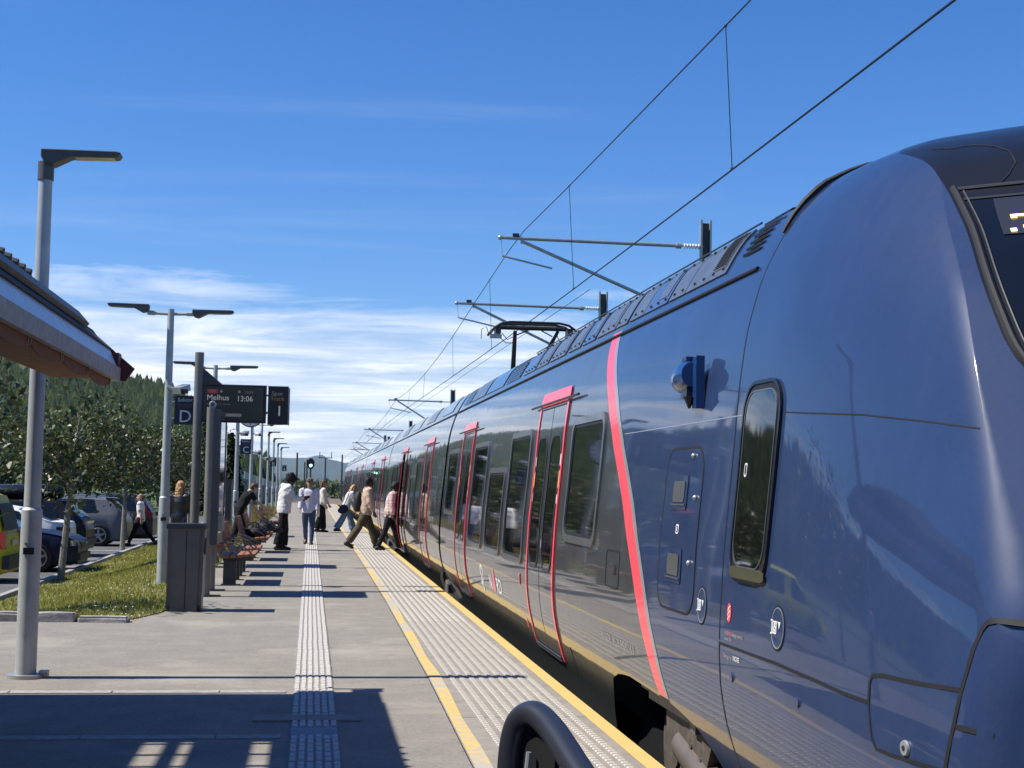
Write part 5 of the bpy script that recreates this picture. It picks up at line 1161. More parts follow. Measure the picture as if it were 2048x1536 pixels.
# far blue mountains across the valley
def far_ridge(name, r, azels, seed, m):
    rs = np.random.default_rng(seed); a0, a1 = azels[0][0], azels[-1][0]; azs = np.linspace(a0, a1, 90); rows = []
    e = np.interp(azs, [p[0] for p in azels], [p[1] for p in azels]) + np.convolve(rs.normal(0, .05, 90), [.25, .5, .25], 'same')
    for f, dr in ((-.02, -.25), (.4, -.15), (.75, -.07), (1, 0), (.9, .1)):
        rows.append([(r * (1 + dr) * math.sin(R(a)), r * (1 + dr) * math.cos(R(a)), (math.tan(R(max(.05, el))) * r * f) + (rs.normal(0, 2.5) if f > 0 else -5)) for a, el in zip(azs, e)])
    g = MB(); g.grid(rows); return struct(g.build(name, m, smooth='all'))
M['farwood'] = mat('far_mountain_wood', (.035, .055, .03), .95, 0, 0, .4, .004, vcol=(.07, .09, .05))
far_ridge('far_mountains', 8600, [(-6, 1.1), (-3, 1.15), (-1.9, 1.12), (-1.2, .98), (-.6, 1.0), (.0, 1.05), (.35, 1.12), (.8, .98), (1.3, .82), (3, .9), (8, 1.2), (20, 1.4)], 3, M['farwood'])
far_ridge('far_slope', 4600, [(-5, .5), (-2.2, .55), (-1.0, .42), (0, .48), (.8, .36), (1.6, .3), (6, .5), (20, .6)], 4, M['farwood'])
M['farwhite'] = mat('far_house_white', (.7, .7, .68), .7, var=.1)
for i, (az, el) in enumerate(((.35, .30), (.66, .22), (-1.1, .24))):
    r = 3900; q = MB(); q.box((0, 0, 4), (13, 10, 8)); q.prism([(-7, 8), (7, 8), (0, 12)], 'y', -5.2, 5.2); o = q.build('far_house', M['farwhite']); o.location = (r * math.sin(R(az)), r * math.cos(R(az)), math.tan(R(el)) * r - 4); tag(o, ('tiny white house on the far slope right of the signal', 'tiny white house on the far slope nearest the train end', 'tiny white house on the far slope left of the signal')[i], 'house', 'white houses on the far slope')
# concrete ramp, hut, white building and hedge bank past the platform end
t = thing('road_ramp', 'pale concrete road ramp with parapet rising to the left behind the lamp posts', 'ramp', (0, 0, 0))
q = MB(); a, c = Vector((-9.5, 140, 3.1)), Vector((-1.9, 178, .1))
q.prism([(0, 0), (1, 0)], 'z', 0, 0) if False else None
q.add([(a.x, a.y, -1), (c.x, c.y, -1), (c.x, c.y, c.z), (a.x, a.y, a.z), (a.x - 5, a.y + 4, -1), (c.x - 5, c.y + 4, -1), (c.x - 5, c.y + 4, c.z), (a.x - 5, a.y + 4, a.z)], [(0,1,2,3), (3,2,6,7), (4,7,6,5), (1,5,6,2), (0,3,7,4)])
q.build('embankment', mat('dusty_bank', (.24, .21, .165), .9, 0, 0, .3, .6), t)
for k in range(14):
    p = a.lerp(c, k / 14); p2 = a.lerp(c, (k + .93) / 14); q = MB(); q.add([(p.x, p.y, p.z), (p2.x, p2.y, p2.z), (p2.x, p2.y, p2.z + .75), (p.x, p.y, p.z + .75), (p.x - .25, p.y + .15, p.z), (p2.x - .25, p2.y + .15, p2.z), (p2.x - .25, p2.y + .15, p2.z + .75), (p.x - .25, p.y + .15, p.z + .75)], [(0,1,2,3), (7,6,5,4), (3,2,6,7), (0,3,7,4), (1,5,6,2)]); q.build('parapet_block', mat('pale_parapet', (.42, .41, .38), .85, 0, 0, .15, 2) if 'pp' not in M else M['pp'], t); M.setdefault('pp', bpy.data.materials['pale_parapet'])
t = thing('equipment_hut', 'dark grey equipment cabinet behind the benches', 'cabinet', (-2.75, 46.6, 0)); q = MB(); q.box((0, 0, .83), (.62, .8, 1.66)); q.build('box', M['case'], t); q = MB(); q.box((0, 0, 1.685), (.7, .88, .05)); q.build('lid', M['lampdark'], t)
t = thing('white_building', 'small white building at the far end of the track', 'building', (6.0, 330, -3)); q = MB(); q.box((0, 0, 1.6), (8, 6, 3.2)); q.build('wall', M['farwhite'], t); q = MB(); q.prism([(-4.2, 3.2), (4.2, 3.2), (0, 4.6)], 'y', -3.2, 3.2); q.build('roof', M['dark'], t); 
for k in range(4): q = MB(); q.box((-3 + 2 * k, -3.02, 1.9), (1.0, .06, 1.1)); q.build('window', M['glass'], t)
q = MB(); q.add([(-3, 126, 0), (3.0, 126, -.2), (3.0, 150, .1), (-3, 150, .5), (-3, 126, -1), (3, 126, -1)], [(0,1,2,3), (0,4,5,1)]); struct(q.build('gravel_bank', mat('brown_gravel_bank', (.17, .125, .085), .95, 0, 0, .4, 1.5, .02, 8)))
# slab of far meadow hedge across the valley floor
tag(link('valley_shrubs', (lambda: (lambda n, rs: raw_mesh('valley_shrubs', *leaf_cloud(np.stack([rs.uniform(-14, 14, n), rs.uniform(230, 330, n), rs.uniform(-1, 2.6, n) * rs.uniform(.3, 1, n)], 1), (lambda v: v / np.linalg.norm(v, axis=1)[:, None])(rs.normal(size=(n, 3))), rs.uniform(.5, 1.0, n)), M['leaf_olive']))(5000, np.random.default_rng(91)))()), 'low shrubs across the valley floor beyond the platform', 'shrubs', kind='stuff')
# ---------------------------------------------------------------- cars
M['tyre'] = mat('tyre_rubber', (.014, .014, .015), .8, var=.2); M['rim'] = mat('alloy_rim', (.42, .43, .44), .35, .8, 0, .1, 10); M['carglass'] = mat('car_window_glass', (.01, .012, .014), .1, 0, .08, .2, 3)
M['lamp_red'] = mat('tail_lamp_red', (.30, .012, .012), .2, 0, 1.0, .1, 9); M['lamp_clear'] = mat('head_lamp_clear', (.22, .23, .24), .2, .3, .6, .2, 30); M['plate'] = mat('number_plate', (.6, .62, .62), .5, var=.05); M['plastic'] = mat('bumper_plastic', (.02, .02, .021), .6, var=.2); M['amber'] = mat('amber_lens', (.5, .12, .02), .25, 0, .8, var=.1)
def car(label, loc, heading, paint, Ln, Wd, belt, roof, wheel_x, wr=.33, glass=None, rear=None, van=False, group='cars parked facing the platform', roofrail=False):
    # heading +1: front points to +x ; -1: rear points to +x.  belt/roof: lists of (x, z); x = 0 at the end facing the platform, running away from it
    t = thing('parked_car' if not van else 'parked_van', label, 'van' if van else 'car', loc, 0, group); w_ = Wd / 2
    bx_ = [p[0] for p in belt]; bz = [p[1] for p in belt]; rx = [p[0] for p in roof]; rz2 = [p[1] for p in roof]
    st_ = sorted(set([0, .02, .06, .15] + [round(i * Ln / 44, 3) for i in range(2, 43)] + bx_ + rx + [Ln - .15, Ln - .05, Ln]))
    rows = []
    def zb(x): return float(np.interp(x, bx_, bz))
    def zr(x): return max(zb(x) + .012, float(np.interp(x, rx, rz2, left=0, right=0)))
    def wf(x): e = min(x, Ln - x); return w_ * (1 - .16 * max(0, 1 - e / .45) ** 2)
    def wb(x):
        for wx in wheel_x:
            d = abs(x - wx)
            if d < wr + .06: return .02 + math.sqrt(max(0, (wr + .06) ** 2 - d * d)) + wr * .9
        return .22
    for x in st_:
        ww = wf(x); gb = zr(x) - zb(x); rw = ww * .95 - min(.62, gb) * (.32 if not van else .14)
        s = [(ww * .90, .20), (ww * .985, max(.27, min(wb(x), .62))), (ww, max(.5, min(wb(x), .64) + .01)), (ww * .985, zb(x) - .08), (ww * .95, zb(x)), (rw + .02, zb(x) + gb * .9), (rw - .06, zr(x)), (rw * .5, zr(x) + .025 * min(1, gb * 4)), (0, zr(x) + .035 * min(1, gb * 4))]
        r = [(-x, -a, b_) for a, b_ in s]; r += [(-x, a, b_) for a, b_ in reversed(s[:-1])]; rows.append(r)
    b = MB(); b.grid(rows); n = len(rows[0]); b.add(rows[0], [tuple(range(n))]); b.add(rows[-1], [tuple(range(n))])
    b.build('body', paint, t, 38)
    b = MB(); b.box((-Ln / 2, 0, .24), (Ln - .3, Wd * .82, .16)); b.build('underbody', M['plastic'], t)
    for wx in wheel_x:
        for s in (-1, 1):
            b = MB(); y = s * (w_ - .10); b.tube([(-wx, y - .11, wr), (-wx, y - .09, wr), (-wx, y + .09, wr), (-wx, y + .11, wr)], [wr * .93, wr, wr, wr * .93], 28); wl = b.build('wheel', M['tyre'], t, True)
            b = MB(); yo = y + s * .112; b.tube([(-wx, yo - s * .01, wr), (-wx, yo, wr)], wr * .2, 16)
            b.tube([(-wx + wr * .66 * math.cos(a), yo - s * .004, wr + wr * .66 * math.sin(a)) for a in np.linspace(0, 6.2832, 29)], .02, 6)
            for k in range(5): a = k * 1.2566 + .3; b.box((-wx + wr * .38 * math.cos(a), yo - s * .006, wr + wr * .38 * math.sin(a)), (wr * .62, .02, .062), Matrix.Rotation(-a, 3, 'Y'))
            b.build('rim', M['rim'], wl, True)
    # side glass, both sides
    for s in (-1, 1):
        for (x0, x1, d0, d1) in glass:
            b = MB(); rws = []
            for i in range(7):
                x = x0 + (x1 - x0) * i / 6
                ww = wf(x); zb_ = zb(x) + .035; gb = zr(x) - zb(x); zt = zb(x) + gb * .88
                lo, hi = 0.0, 1.0
                if i == 0: hi = d0
                if i == 6: hi = d1
                rw = ww * .95 - min(.62, gb) * (.32 if not van else .14)
                def pt_(f):
                    z = zb_ + (zt - zb_) * f; q_ = (z - zb(x)) / (gb * .9); hw = ww * .95 + (rw + .02 - ww * .95) * q_; return (-x, s * (hw + .007), z)
                rws.append([pt_(hi * k / 4) for k in range(5)])
            b.grid(rws); b.build('side_window', M['carglass'], t, 'all')
        b = MB(); b.box((-(glass[0][1] + .12), s * (w_ * .99), zb(glass[0][1]) - .14), (.2, .03, .03)); b.build('door_handle', M['steel'], t)
    # end glass (towards platform and away)
    def end_glass(xa, xb2, name):
        b = MB(); rws = []
        for i in range(6):
            x = xa + (xb2 - xa) * i / 5; gb = zr(x) - zb(x); rw = (wf(x) * .95 - min(.62, gb) * (.32 if not van else .14)) * .88; rws.append([(-x + (.008 if xa < xb2 else -.008), y, zr(x) + .012 + (.02 if abs(y) < rw * .9 else 0)) for y in (-rw, -rw * .5, 0, rw * .5, rw)])
        b.grid(rws); b.build(name, M['carglass'], t, 'all')
    if rear: end_glass(rear[0], rear[1], 'screen_glass')
    return t, zb, zr, wf
def lamp_box(t, x, y, z, d, m, name, rot=None): q = MB(); q.box((x, y, z), d, rot); q.build(name, m, t)
paint = lambda n, c, r=.25: mat(n, c, .42, .0, .08, .06, 3, spec=.18)
# dark blue estate, front towards the platform
t, zb, zr, wf = car('dark navy blue estate car with its front towards the lawn', (-5.2, 35.0, -.5), 1, paint('navy_car_paint', (.010, .016, .045)), 4.7, 1.82,
   [(0, .60), (.05, .70), (.25, .80), (.7, .88), (1.25, .95), (2.0, 1.0), (4.3, 1.02), (4.7, .98)], [(1.3, .95), (2.15, 1.38), (2.6, 1.45), (3.9, 1.44), (4.55, 1.05)], (.88, 3.6), glass=[(1.62, 2.6, .05, 1), (2.68, 3.5, 1, 1)], rear=(1.35, 2.12))
for s in (-1, 1):
    lamp_box(t, -.19, s * .72, .665, (.30, .20, .12), M['lamp_clear'], 'head_lamp', (0, 0, s * .42)); lamp_box(t, -.38, s * .862, .665, (.12, .03, .09), M['amber'], 'indicator', (0, 0, s * .15))
lamp_box(t, -.005, 0, .60, (.03, .7, .16), M['plastic'], 'grille'); lamp_box(t, .01, 0, .35, (.1, 1.5, .16), M['plastic'], 'bumper')
lamp_box(t, -1.95, -.98, 1.02, (.12, .16, .12), t.children[0].data.materials[0], 'door_mirror')
# white saloon, rear towards the platform
t, zb, zr, wf = car('white saloon car showing its tail between the blue car and the dark SUV', (-6.0, 38.3, -.5), -1, paint('white_car_paint', (.70, .70, .69)), 4.6, 1.85,
   [(0, .88), (.06, 1.02), (.4, 1.05), (.8, 1.03), (3.2, .96), (4.4, .78), (4.6, .6)], [(.35, 1.05), (1.25, 1.36), (1.8, 1.45), (2.6, 1.44), (3.5, .98)], (.95, 3.75), glass=[(1.0, 1.9, .3, 1), (1.96, 3.1, 1, .15)], rear=(.42, 1.2))
for s in (-1, 1): lamp_box(t, -.11, s * .80, .86, (.34, .22, .13), M['blackgloss'], 'tail_lamp', (0, 0, s * .3))
lamp_box(t, .0, 0, .42, (.06, 1.6, .12), M['plastic'], 'bumper')
# black SUV with roof box, rear towards the platform
t, zb, zr, wf = car('black SUV with a black roof box on crossbars', (-6.05, 41.9, -.5), -1, paint('black_car_paint', (.010, .011, .016)), 4.8, 1.93,
   [(0, .72), (.06, .95), (.3, 1.03), (1.0, 1.04), (3.4, 1.0), (4.6, .85), (4.8, .6)], [(.12, 1.03), (.55, 1.38), (.65, 1.50), (1.2, 1.54), (2.8, 1.52), (3.7, 1.02)], (1.0, 3.85), .36, glass=[(.75, 1.6, .25, 1), (1.68, 2.5, 1, 1), (2.55, 3.3, 1, .15)], rear=(.16, .52))
lamp_box(t, -.52, 0, 1.505, (.34, 1.5, .05), t.children[0].data.materials[0], 'spoiler'); lamp_box(t, -.06, 0, .93, (.06, 1.7, .06), M['lamp_red'], 'tail_lamp'); lamp_box(t, .0, 0, .4, (.1, 1.7, .2), M['plastic'], 'bumper')
for x in (1.3, 2.2):
    q = MB(); q.tube([(-x, -.78, 1.6), (-x, .78, 1.6)], .02, 8); q.box((-x, -.74, 1.57), (.1, .06, .08)); q.box((-x, .74, 1.57), (.1, .06, .08)); q.build('crossbar', M['black'], t)
bx = thing('roof_box', 'long black roof box on top of the black SUV', 'roof box', (-7.75, 41.7, 1.12)); q = MB(); q.tube([(-1.05, 0, .12), (-1.0, 0, .12), (-.8, 0, .13), (0, 0, .14), (.8, 0, .135), (.95, 0, .12), (1.0, 0, .12)], [(.02, .1), (.13, .30), (.19, .36), (.21, .38), (.20, .36), (.15, .3), (.02, .1)], 18, up=(0, 0, 1)); q.build('shell', M['blackgloss'], bx, 'all'); q = MB(); q.box((-.75, -.372, .16), (.16, .01, .035)); q.build('badge', M['rim'], bx); q = MB(); q.box((0, 0, .125), (1.9, .77, .012)); q.build('lid_gap', M['seam'], bx)
# grey crossover, rear towards the platform
t, zb, zr, wf = car('mid grey crossover car behind the walking bald man', (-5.78, 48.6, -.5), -1, paint('grey_car_paint', (.13, .14, .16)), 4.45, 1.85,
   [(0, .75), (.06, .98), (.3, 1.06), (1.0, 1.04), (3.2, .98), (4.25, .82), (4.45, .6)], [(.1, 1.06), (.5, 1.40), (.7, 1.52), (1.4, 1.57), (2.5, 1.55), (3.5, 1.0)], (.86, 3.6), .35, glass=[(.95, 1.55, .2, 1), (1.62, 2.4, 1, 1), (2.45, 3.15, 1, .2)], rear=(.14, .5))
lamp_box(t, -.55, 0, 1.53, (.3, 1.4, .04), t.children[0].data.materials[0], 'spoiler'); lamp_box(t, -.08, -.72, .98, (.1, .3, .12), M['lamp_red'], 'tail_lamp'); lamp_box(t, -.08, .72, .98, (.1, .3, .12), M['lamp_red'], 'tail_lamp')
for s in (-1, 1): q = MB(); q.tube([(-.8, s * .66, 1.575), (-1.4, s * .66, 1.61), (-2.6, s * .66, 1.59)], .018, 6); q.build('roof_rail', M['rim'], t, True)
# dark grey SUV, tall red tail lamps
t, zb, zr, wf = car('dark grey SUV with tall red tail lamps right of the bald man', (-5.7, 55.6, -.6), -1, paint('graphite_car_paint', (.035, .036, .042)), 4.75, 1.92,
   [(0, .8), (.05, 1.0), (.25, 1.08), (1.0, 1.08), (3.4, 1.04), (4.55, .88), (4.75, .6)], [(.06, 1.08), (.42, 1.56), (.55, 1.66), (1.4, 1.71), (2.8, 1.69), (3.75, 1.06)], (.98, 3.85), .37, glass=[(.62, 1.4, .4, 1), (1.48, 2.4, 1, 1), (2.46, 3.35, 1, .15)], rear=(.1, .4))
for s in (-1, 1):
    lamp_box(t, -.28, s * .84, 1.25, (.10, .12, .55), M['lamp_red'], 'tail_lamp', (0, -.5, 0)); lamp_box(t, -.10, s * .90, .98, (.22, .12, .16), M['lamp_red'], 'tail_lamp')
lamp_box(t, -.42, 0, 1.675, (.32, 1.5, .04), M['rim'], 'spoiler')
# yellow van, rear towards the platform
t, zb, zr, wf = car('bright yellow van at the left edge seen from behind', (-6.02, 31.1, -.5), -1, paint('yellow_van_paint', (.62, .56, .025), .35), 4.3, 1.8,
   [(0, .62), (.03, .95), (.10, 1.02), (3.2, 1.0), (4.0, .86), (4.3, .6)], [(.08, 1.02), (.20, 1.5), (.30, 1.74), (.5, 1.79), (2.3, 1.79), (3.3, 1.02)], (.75, 3.4), .32, glass=[(.5, 1.5, 1, 1), (2.0, 3.0, 1, .1)], rear=None, van=True)
q = MB(); q.grid([[(-.085 + .0, -.70, 1.06), (-.075, 0, 1.06), (-.085, .70, 1.06)], [(-.195, -.66, 1.48), (-.19, 0, 1.48), (-.195, .66, 1.48)], [(-.235, -.62, 1.60), (-.23, 0, 1.60), (-.235, .62, 1.60)]])
for v in range(len(q.v)): q.v[v] = (q.v[v][0] + .05, q.v[v][1], q.v[v][2])
q.build('rear_window', mat('van_rear_glass', (.012, .014, .016), .5, spec=.1, var=.2), t)
for s in (-1, 1): lamp_box(t, -.05, s * .78, .86, (.10, .14, .34), M['lamp_red'], 'tail_lamp', (0, 0, s * .3))
lamp_box(t, .012, .1, .80, (.02, .5, .11), M['plate'], 'number_plate'); lamp_box(t, .03, 0, .42, (.14, 1.7, .26), M['plastic'], 'bumper')
# painted bay lines
for k, y in enumerate((31.6, 36.2, 39.9, 44.8, 51.0, 53.5)):
    q = MB(); q.box((-7.7, y, -.49), (4.6, .11, .004)); o = q.build('bay_line', M['white']); struct(o)
q = MB(); q.box((-5.3, 45, -.47), (.12, 62, .1)); struct(q.build('lot_kerb', M['granite']))
# ---------------------------------------------------------------- people
SK = {'pale': mat('pale_skin', (.50, .29, .21), .55, var=.08, vscale=20), 'tan': mat('tanned_skin', (.38, .20, .13), .55, var=.08, vscale=20), 'dark': mat('dark_skin', (.075, .036, .022), .5, var=.1, vscale=20)}
def cloth(n, c, b_=.004): return mat(n, c, .85, 0, 0, .14, 22, b_, 30, spec=.2)
from mathutils import noise as mnoise
def remeshed(mb, name, m, parent, vox, smooth_it=3, crumple=0., freq=12., seed=0.):
    me = mb.mesh(name, m, recalc=False); o = link(name, me); 
    md = o.modifiers.new('r', 'REMESH'); md.mode = 'VOXEL'; md.voxel_size = vox
    sm = o.modifiers.new('s', 'SMOOTH'); sm.iterations = smooth_it; sm.factor = .5
    bpy.context.view_layer.update(); me2 = bpy.data.meshes.new_from_object(o.evaluated_get(bpy.context.evaluated_depsgraph_get()))
    bpy.data.objects.remove(o); me2.materials.clear(); me2.materials.append(m); me2.polygons.foreach_set('use_smooth', [True] * len(me2.polygons))
    if crumple:
        ns = [v.normal.copy() for v in me2.vertices]
        for v, n_ in zip(me2.vertices, ns):
            p_ = Vector((v.co.x * freq * .8, v.co.y * freq * .8, v.co.z * freq * 1.1)) + Vector((seed, seed * 2, 0)); v.co += n_ * (crumple * (mnoise.noise(p_) + .5 * mnoise.noise(p_ * 2.3)))
    return link(name, me2, parent)
def rotx(v, a): c, s = math.cos(a), math.sin(a); return Vector((v.x, v.y * c - v.z * s, v.y * s + v.z * c))
def person(label, loc, facing, H, skin, top, bottom, shoes, hair=None, legs=((10, 5), (-12, 12)), arms=((5, 10, 6), (-5, 10, 6)), lean=3, head_pitch=0, head_yaw=0, sleeve='long', loose=0., group='people on the platform', jacket_len=.0, wide=0., cap=None, build_=1.0, hood=False, top_name='shirt', foot_out=6):
    # local frame: +y forward, +x right; facing = angle of +y from world +y, counter-clockwise
    t = thing('person', label, 'person', loc, R(facing), group); s = H / 1.75
    P = {}
    pel = Vector((0, 0, .93)); 
    def rl(v): return rotx(v, -R(lean))
    chest = pel + rl(Vector((0, 0, .36))); neck = pel + rl(Vector((0, .0, .54))); hd = neck + rotx(Vector((0, .02, .16)), -R(lean * .6 + head_pitch))
    leg = []
    for k, sx in enumerate((-1, 1)):
        fl, kn = legs[k]; hip = pel + Vector((sx * .09, 0, -.03)); d1 = rotx(Vector((sx * .015, 0, -1)), R(fl)); knee = hip + d1 * .43; d2 = rotx(Vector((0, 0, -1)), R(fl - kn)); ank = knee + d2 * .42
        leg.append((hip, knee, ank))
    low = min(l[2].z for l in leg) - .085
    dz = Vector((0, 0, -low)); pel += dz; chest += dz; neck += dz; hd += dz; leg = [(a + dz, b_ + dz, c + dz) for a, b_, c in leg]
    arm = []
    for k, sx in enumerate((-1, 1)):
        fl, el, ab = arms[k]; sh = chest + rl(Vector((sx * .185 * build_, 0, .13))); d1 = rotx(Vector((sx * math.sin(R(ab)), 0, -math.cos(R(ab)))), R(fl)); elb = sh + d1 * .28; d2 = rotx(Vector((sx * math.sin(R(ab)) * .4 - (sx * .25 if el > 50 else 0), 0, -1)), R(fl + el)).normalized(); wr_ = elb + d2 * .25; arm.append((sh, elb, wr_, d2))
    S = lambda v: v * s
    b = MB()
    # torso and head
    bw = build_
    b.tube([S(pel + Vector((0, 0, -.08))), S(pel + Vector((0, 0, .06))), S((pel + chest) / 2), S(chest), S(chest + rl(Vector((0, 0, .12)))), S(chest + rl(Vector((0, 0, .17))))], [(.10 * s, .15 * s), (.105 * s, .155 * s * bw), (.10 * s, .14 * s * bw), (.115 * s, .165 * s * bw), (.09 * s, .16 * s * bw), (.05 * s, .09 * s)], 14, up=(0, 1, 0))
    b.tube([S(chest + rl(Vector((0, 0, .12)))), S(neck), S(hd - Vector((0, 0, .06)))], [.06 * s, .055 * s, .055 * s], 10)
    hy = Matrix.Rotation(R(head_yaw), 3, 'Z') @ Matrix.Rotation(-R(head_pitch), 3, 'X')
    def hp(x, y, z): return S(hd + hy @ Vector((x, y, z)))
    b.ball(hp(0, -.01, .035), (.075 * s, .092 * s, .085 * s), 14, 10); b.ball(hp(0, .02, -.04), (.06 * s, .07 * s, .075 * s), 12, 8); b.ball(hp(0, .098, -.015), (.013 * s, .02 * s, .024 * s), 8, 6); b.ball(hp(0, .07, -.085), (.03 * s, .028 * s, .024 * s), 8, 6)
    for sx in (-1, 1): b.ball(hp(sx * .078, -.01, -.01), (.012 * s, .022 * s, .034 * s), 8, 6)
    for hip, knee, ank in leg: b.tube([S(hip + Vector((0, 0, .05))), S(hip.lerp(knee, .35)), S(knee), S(knee.lerp(ank, .3)), S(ank)], [.085 * s, .082 * s, .055 * s, .056 * s, .036 * s], 12); b.tube([S(ank + Vector((0, -.05, -.05))), S(ank + Vector((0, .04, -.055))), S(ank + Vector((0, .15, -.065)))], [.028 * s, .03 * s, .018 * s], 10)
    for k, (sh, elb, wr_, d2) in enumerate(arm):
        sx = (-1, 1)[k]; b.tube([S(sh - Vector((sx * .06, 0, -.01))), S(sh), S(sh.lerp(elb, .4)), S(elb), S(elb.lerp(wr_, .35)), S(wr_)], [.05 * s, .056 * s, .047 * s, .038 * s, .038 * s, .026 * s], 10)
        side = d2.cross(Vector((1, 0, 0))).normalized() if abs(d2.x) < .9 else Vector((0, 1, 0)); pc = wr_ + d2 * .05
        b.tube([S(wr_), S(wr_ + d2 * .035), S(wr_ + d2 * .085)], [(.026 * s, .02 * s), (.036 * s, .018 * s), (.040 * s, .016 * s)], 8, up=side)
        for f, ln in zip((-.03, -.01, .01, .03), (.065, .078, .074, .058)):
            p0 = wr_ + d2 * .08 + side * f; p1 = p0 + d2 * ln * .55 + Vector((-sx * .008, 0, 0)); p2 = p0 + d2 * ln + Vector((-sx * .026, 0, 0)); b.tube([S(p0), S(p1), S(p2)], [.0105 * s, .010 * s, .008 * s], 6)
        p0 = wr_ + d2 * .03 + side * .03; b.tube([S(p0), S(p0 + d2 * .03 + side * .022), S(p0 + d2 * .06 + side * .028)], [.012 * s, .0105 * s, .009 * s], 6)
    body = remeshed(b, 'body', skin, t, .0105 * s, 2)
    for sx in (-1, 1):
        q = MB(); q.ball(hp(sx * .028, .081, .012), .010 * s, 8, 6); q.build('eye', M['black'], body)
    q = MB(); q.box(hp(0, .098, -.058), (.034 * s, .006 * s, .006 * s)); q.build('mouth', SKM, body)
    # clothes
    b = MB(); i_ = .022 + loose * .03
    b.tube([S(pel + Vector((0, 0, -.10 - jacket_len))), S(pel + Vector((0, 0, .06))), S((pel + chest) / 2), S(chest), S(chest + rl(Vector((0, 0, .13)))), S(chest + rl(Vector((0, 0, .185))))], [((.10 + i_) * s, (.155 * bw + i_) * s), ((.105 + i_) * s, (.155 * bw + i_) * s), ((.10 + i_) * s, (.145 * bw + i_) * s), ((.115 + i_) * s, (.165 * bw + i_) * s), ((.09 + i_ * .7) * s, (.165 * bw + i_ * .7) * s), (.06 * s, .085 * s)], 16, up=(0, 1, 0))
    for k, (sh, elb, wr_, d2) in enumerate(arm):
        sx = (-1, 1)[k]; j = .016 + loose * .022
        if sleeve == 'short': b.tube([S(sh - Vector((sx * .06, 0, -.015))), S(sh), S(sh.lerp(elb, .75))], [(.06 + j) * s, (.06 + j) * s, (.052 + j) * s], 12)
        else: b.tube([S(sh - Vector((sx * .06, 0, -.015))), S(sh), S(sh.lerp(elb, .5)), S(elb), S(elb.lerp(wr_, .5)), S(wr_ - d2 * .01)], [(.055 + j) * s, (.06 + j) * s, (.05 + j) * s, (.044 + j) * s, (.04 + j * .9) * s, (.03 + j * .6) * s], 12)
    if hood: b.ball(S(neck + Vector((0, -.075, -.01))), (.13 * s, .075 * s, .085 * s), 12, 8); b.ball(S(neck + Vector((0, -.02, .0))), (.11 * s, .1 * s, .06 * s), 12, 8)
    remeshed(b, top_name, top, t, .014 * s, 2, .008 + .004 * loose, 8, loc[1])
    b = MB(); b.tube([S(pel + Vector((0, 0, .10))), S(pel + Vector((0, 0, -.02))), S(pel + Vector((0, 0, -.12)))], [(.118 * s, .168 * s), (.122 * s, .172 * s), (.11 * s, .16 * s)], 16, up=(0, 1, 0))
    for hip, knee, ank in leg: b.tube([S(hip + Vector((0, 0, .06))), S(hip.lerp(knee, .3)), S(knee), S(knee.lerp(ank, .5)), S(knee.lerp(ank, .95))], [.10 * s, (.098 + wide * .2) * s, (.072 + wide * .6) * s, (.064 + wide) * s, (.056 + wide * 1.1) * s], 14)
    remeshed(b, 'trousers', bottom, t, .014 * s, 2, .007 + wide * .08, 7, loc[0] + 3)
    for hip, knee, ank in leg:
        d = (ank - knee).normalized(); pit = math.atan2(d.y, -d.z) ; b = MB(); M3 = Matrix.Rotation(pit * .8 if ank.z > .13 else 0, 3, 'X')
        f = [M3 @ Vector(v) for v in ((0, -.08, -.05), (0, -.04, -.045), (0, .04, -.04), (0, .11, -.055), (0, .17, -.062), (0, .19, -.065))]
        b.tube([S(ank + v) for v in f], [(.034 * s, .034 * s), (.056 * s, .047 * s), (.056 * s, .05 * s), (.042 * s, .054 * s), (.034 * s, .046 * s), (.014 * s, .024 * s)], 12, up=(0, 0, 1)); b.build('shoe', shoes, t, 'all')
    if hair:
        col, style = hair; b = MB()
        if style != 'bald':
            b.ball(hp(0, -.022, .052), (.086 * s, .098 * s, .088 * s), 16, 10); 
            if style == 'short': b.ball(hp(0, -.045, .01), (.082 * s, .075 * s, .085 * s), 12, 8)
            if style == 'afro': b.ball(hp(0, -.03, .05), (.125 * s, .13 * s, .12 * s), 16, 10); b.ball(hp(0, .06, .07), (.09 * s, .06 * s, .06 * s), 10, 8)
            if style in ('long', 'mid'):
                dn = .40 if style == 'long' else .2
                b.tube([hp(0, -.06, .05), hp(0, -.085, -.04), hp(0, -.10, -.05 - dn * .5), hp(0, -.10, -.05 - dn)], [(.06 * s, .08 * s), (.055 * s, .088 * s), (.05 * s, .10 * s), (.02 * s, .05 * s)], 12, up=(0, 1, 0))
                for sx in (-1, 1): b.tube([hp(sx * .06, -.01, .05), hp(sx * .085, .0, -.04), hp(sx * .09, -.02, -.05 - dn * .55)], [.035 * s, .03 * s, .014 * s], 8)
            remeshed(b, 'hair', col, t, .012 * s, 1, .045 if style == 'afro' else .013, 34 if style == 'afro' else 26, 1.0)
        else: b.ball(hp(0, .04, -.075), (.05 * s, .045 * s, .03 * s), 10, 8); b.build('beard', col, t, 'all')
    if cap:
        b = MB(); b.ball(hp(0, -.005, .075), (.10 * s, .115 * s, .055 * s), 16, 8); b.tube([hp(-.06, .085, .06), hp(0, .125, .055), hp(.06, .085, .06)], [(.01 * s, .03 * s), (.012 * s, .045 * s), (.01 * s, .03 * s)], 8, up=(0, 0, 1)); b.build('flat_cap', cap, t, 'all')
    P.update(dict(chest=S(chest), pel=S(pel), neck=S(neck), arm=[(S(a), S(b_), S(c)) for a, b_, c, d in arm], d=[d for a, b_, c, d in arm], s=s, lean=lean))
    return t, P
SKM = mat('lip_shadow', (.12, .05, .045), .6, var=.1)
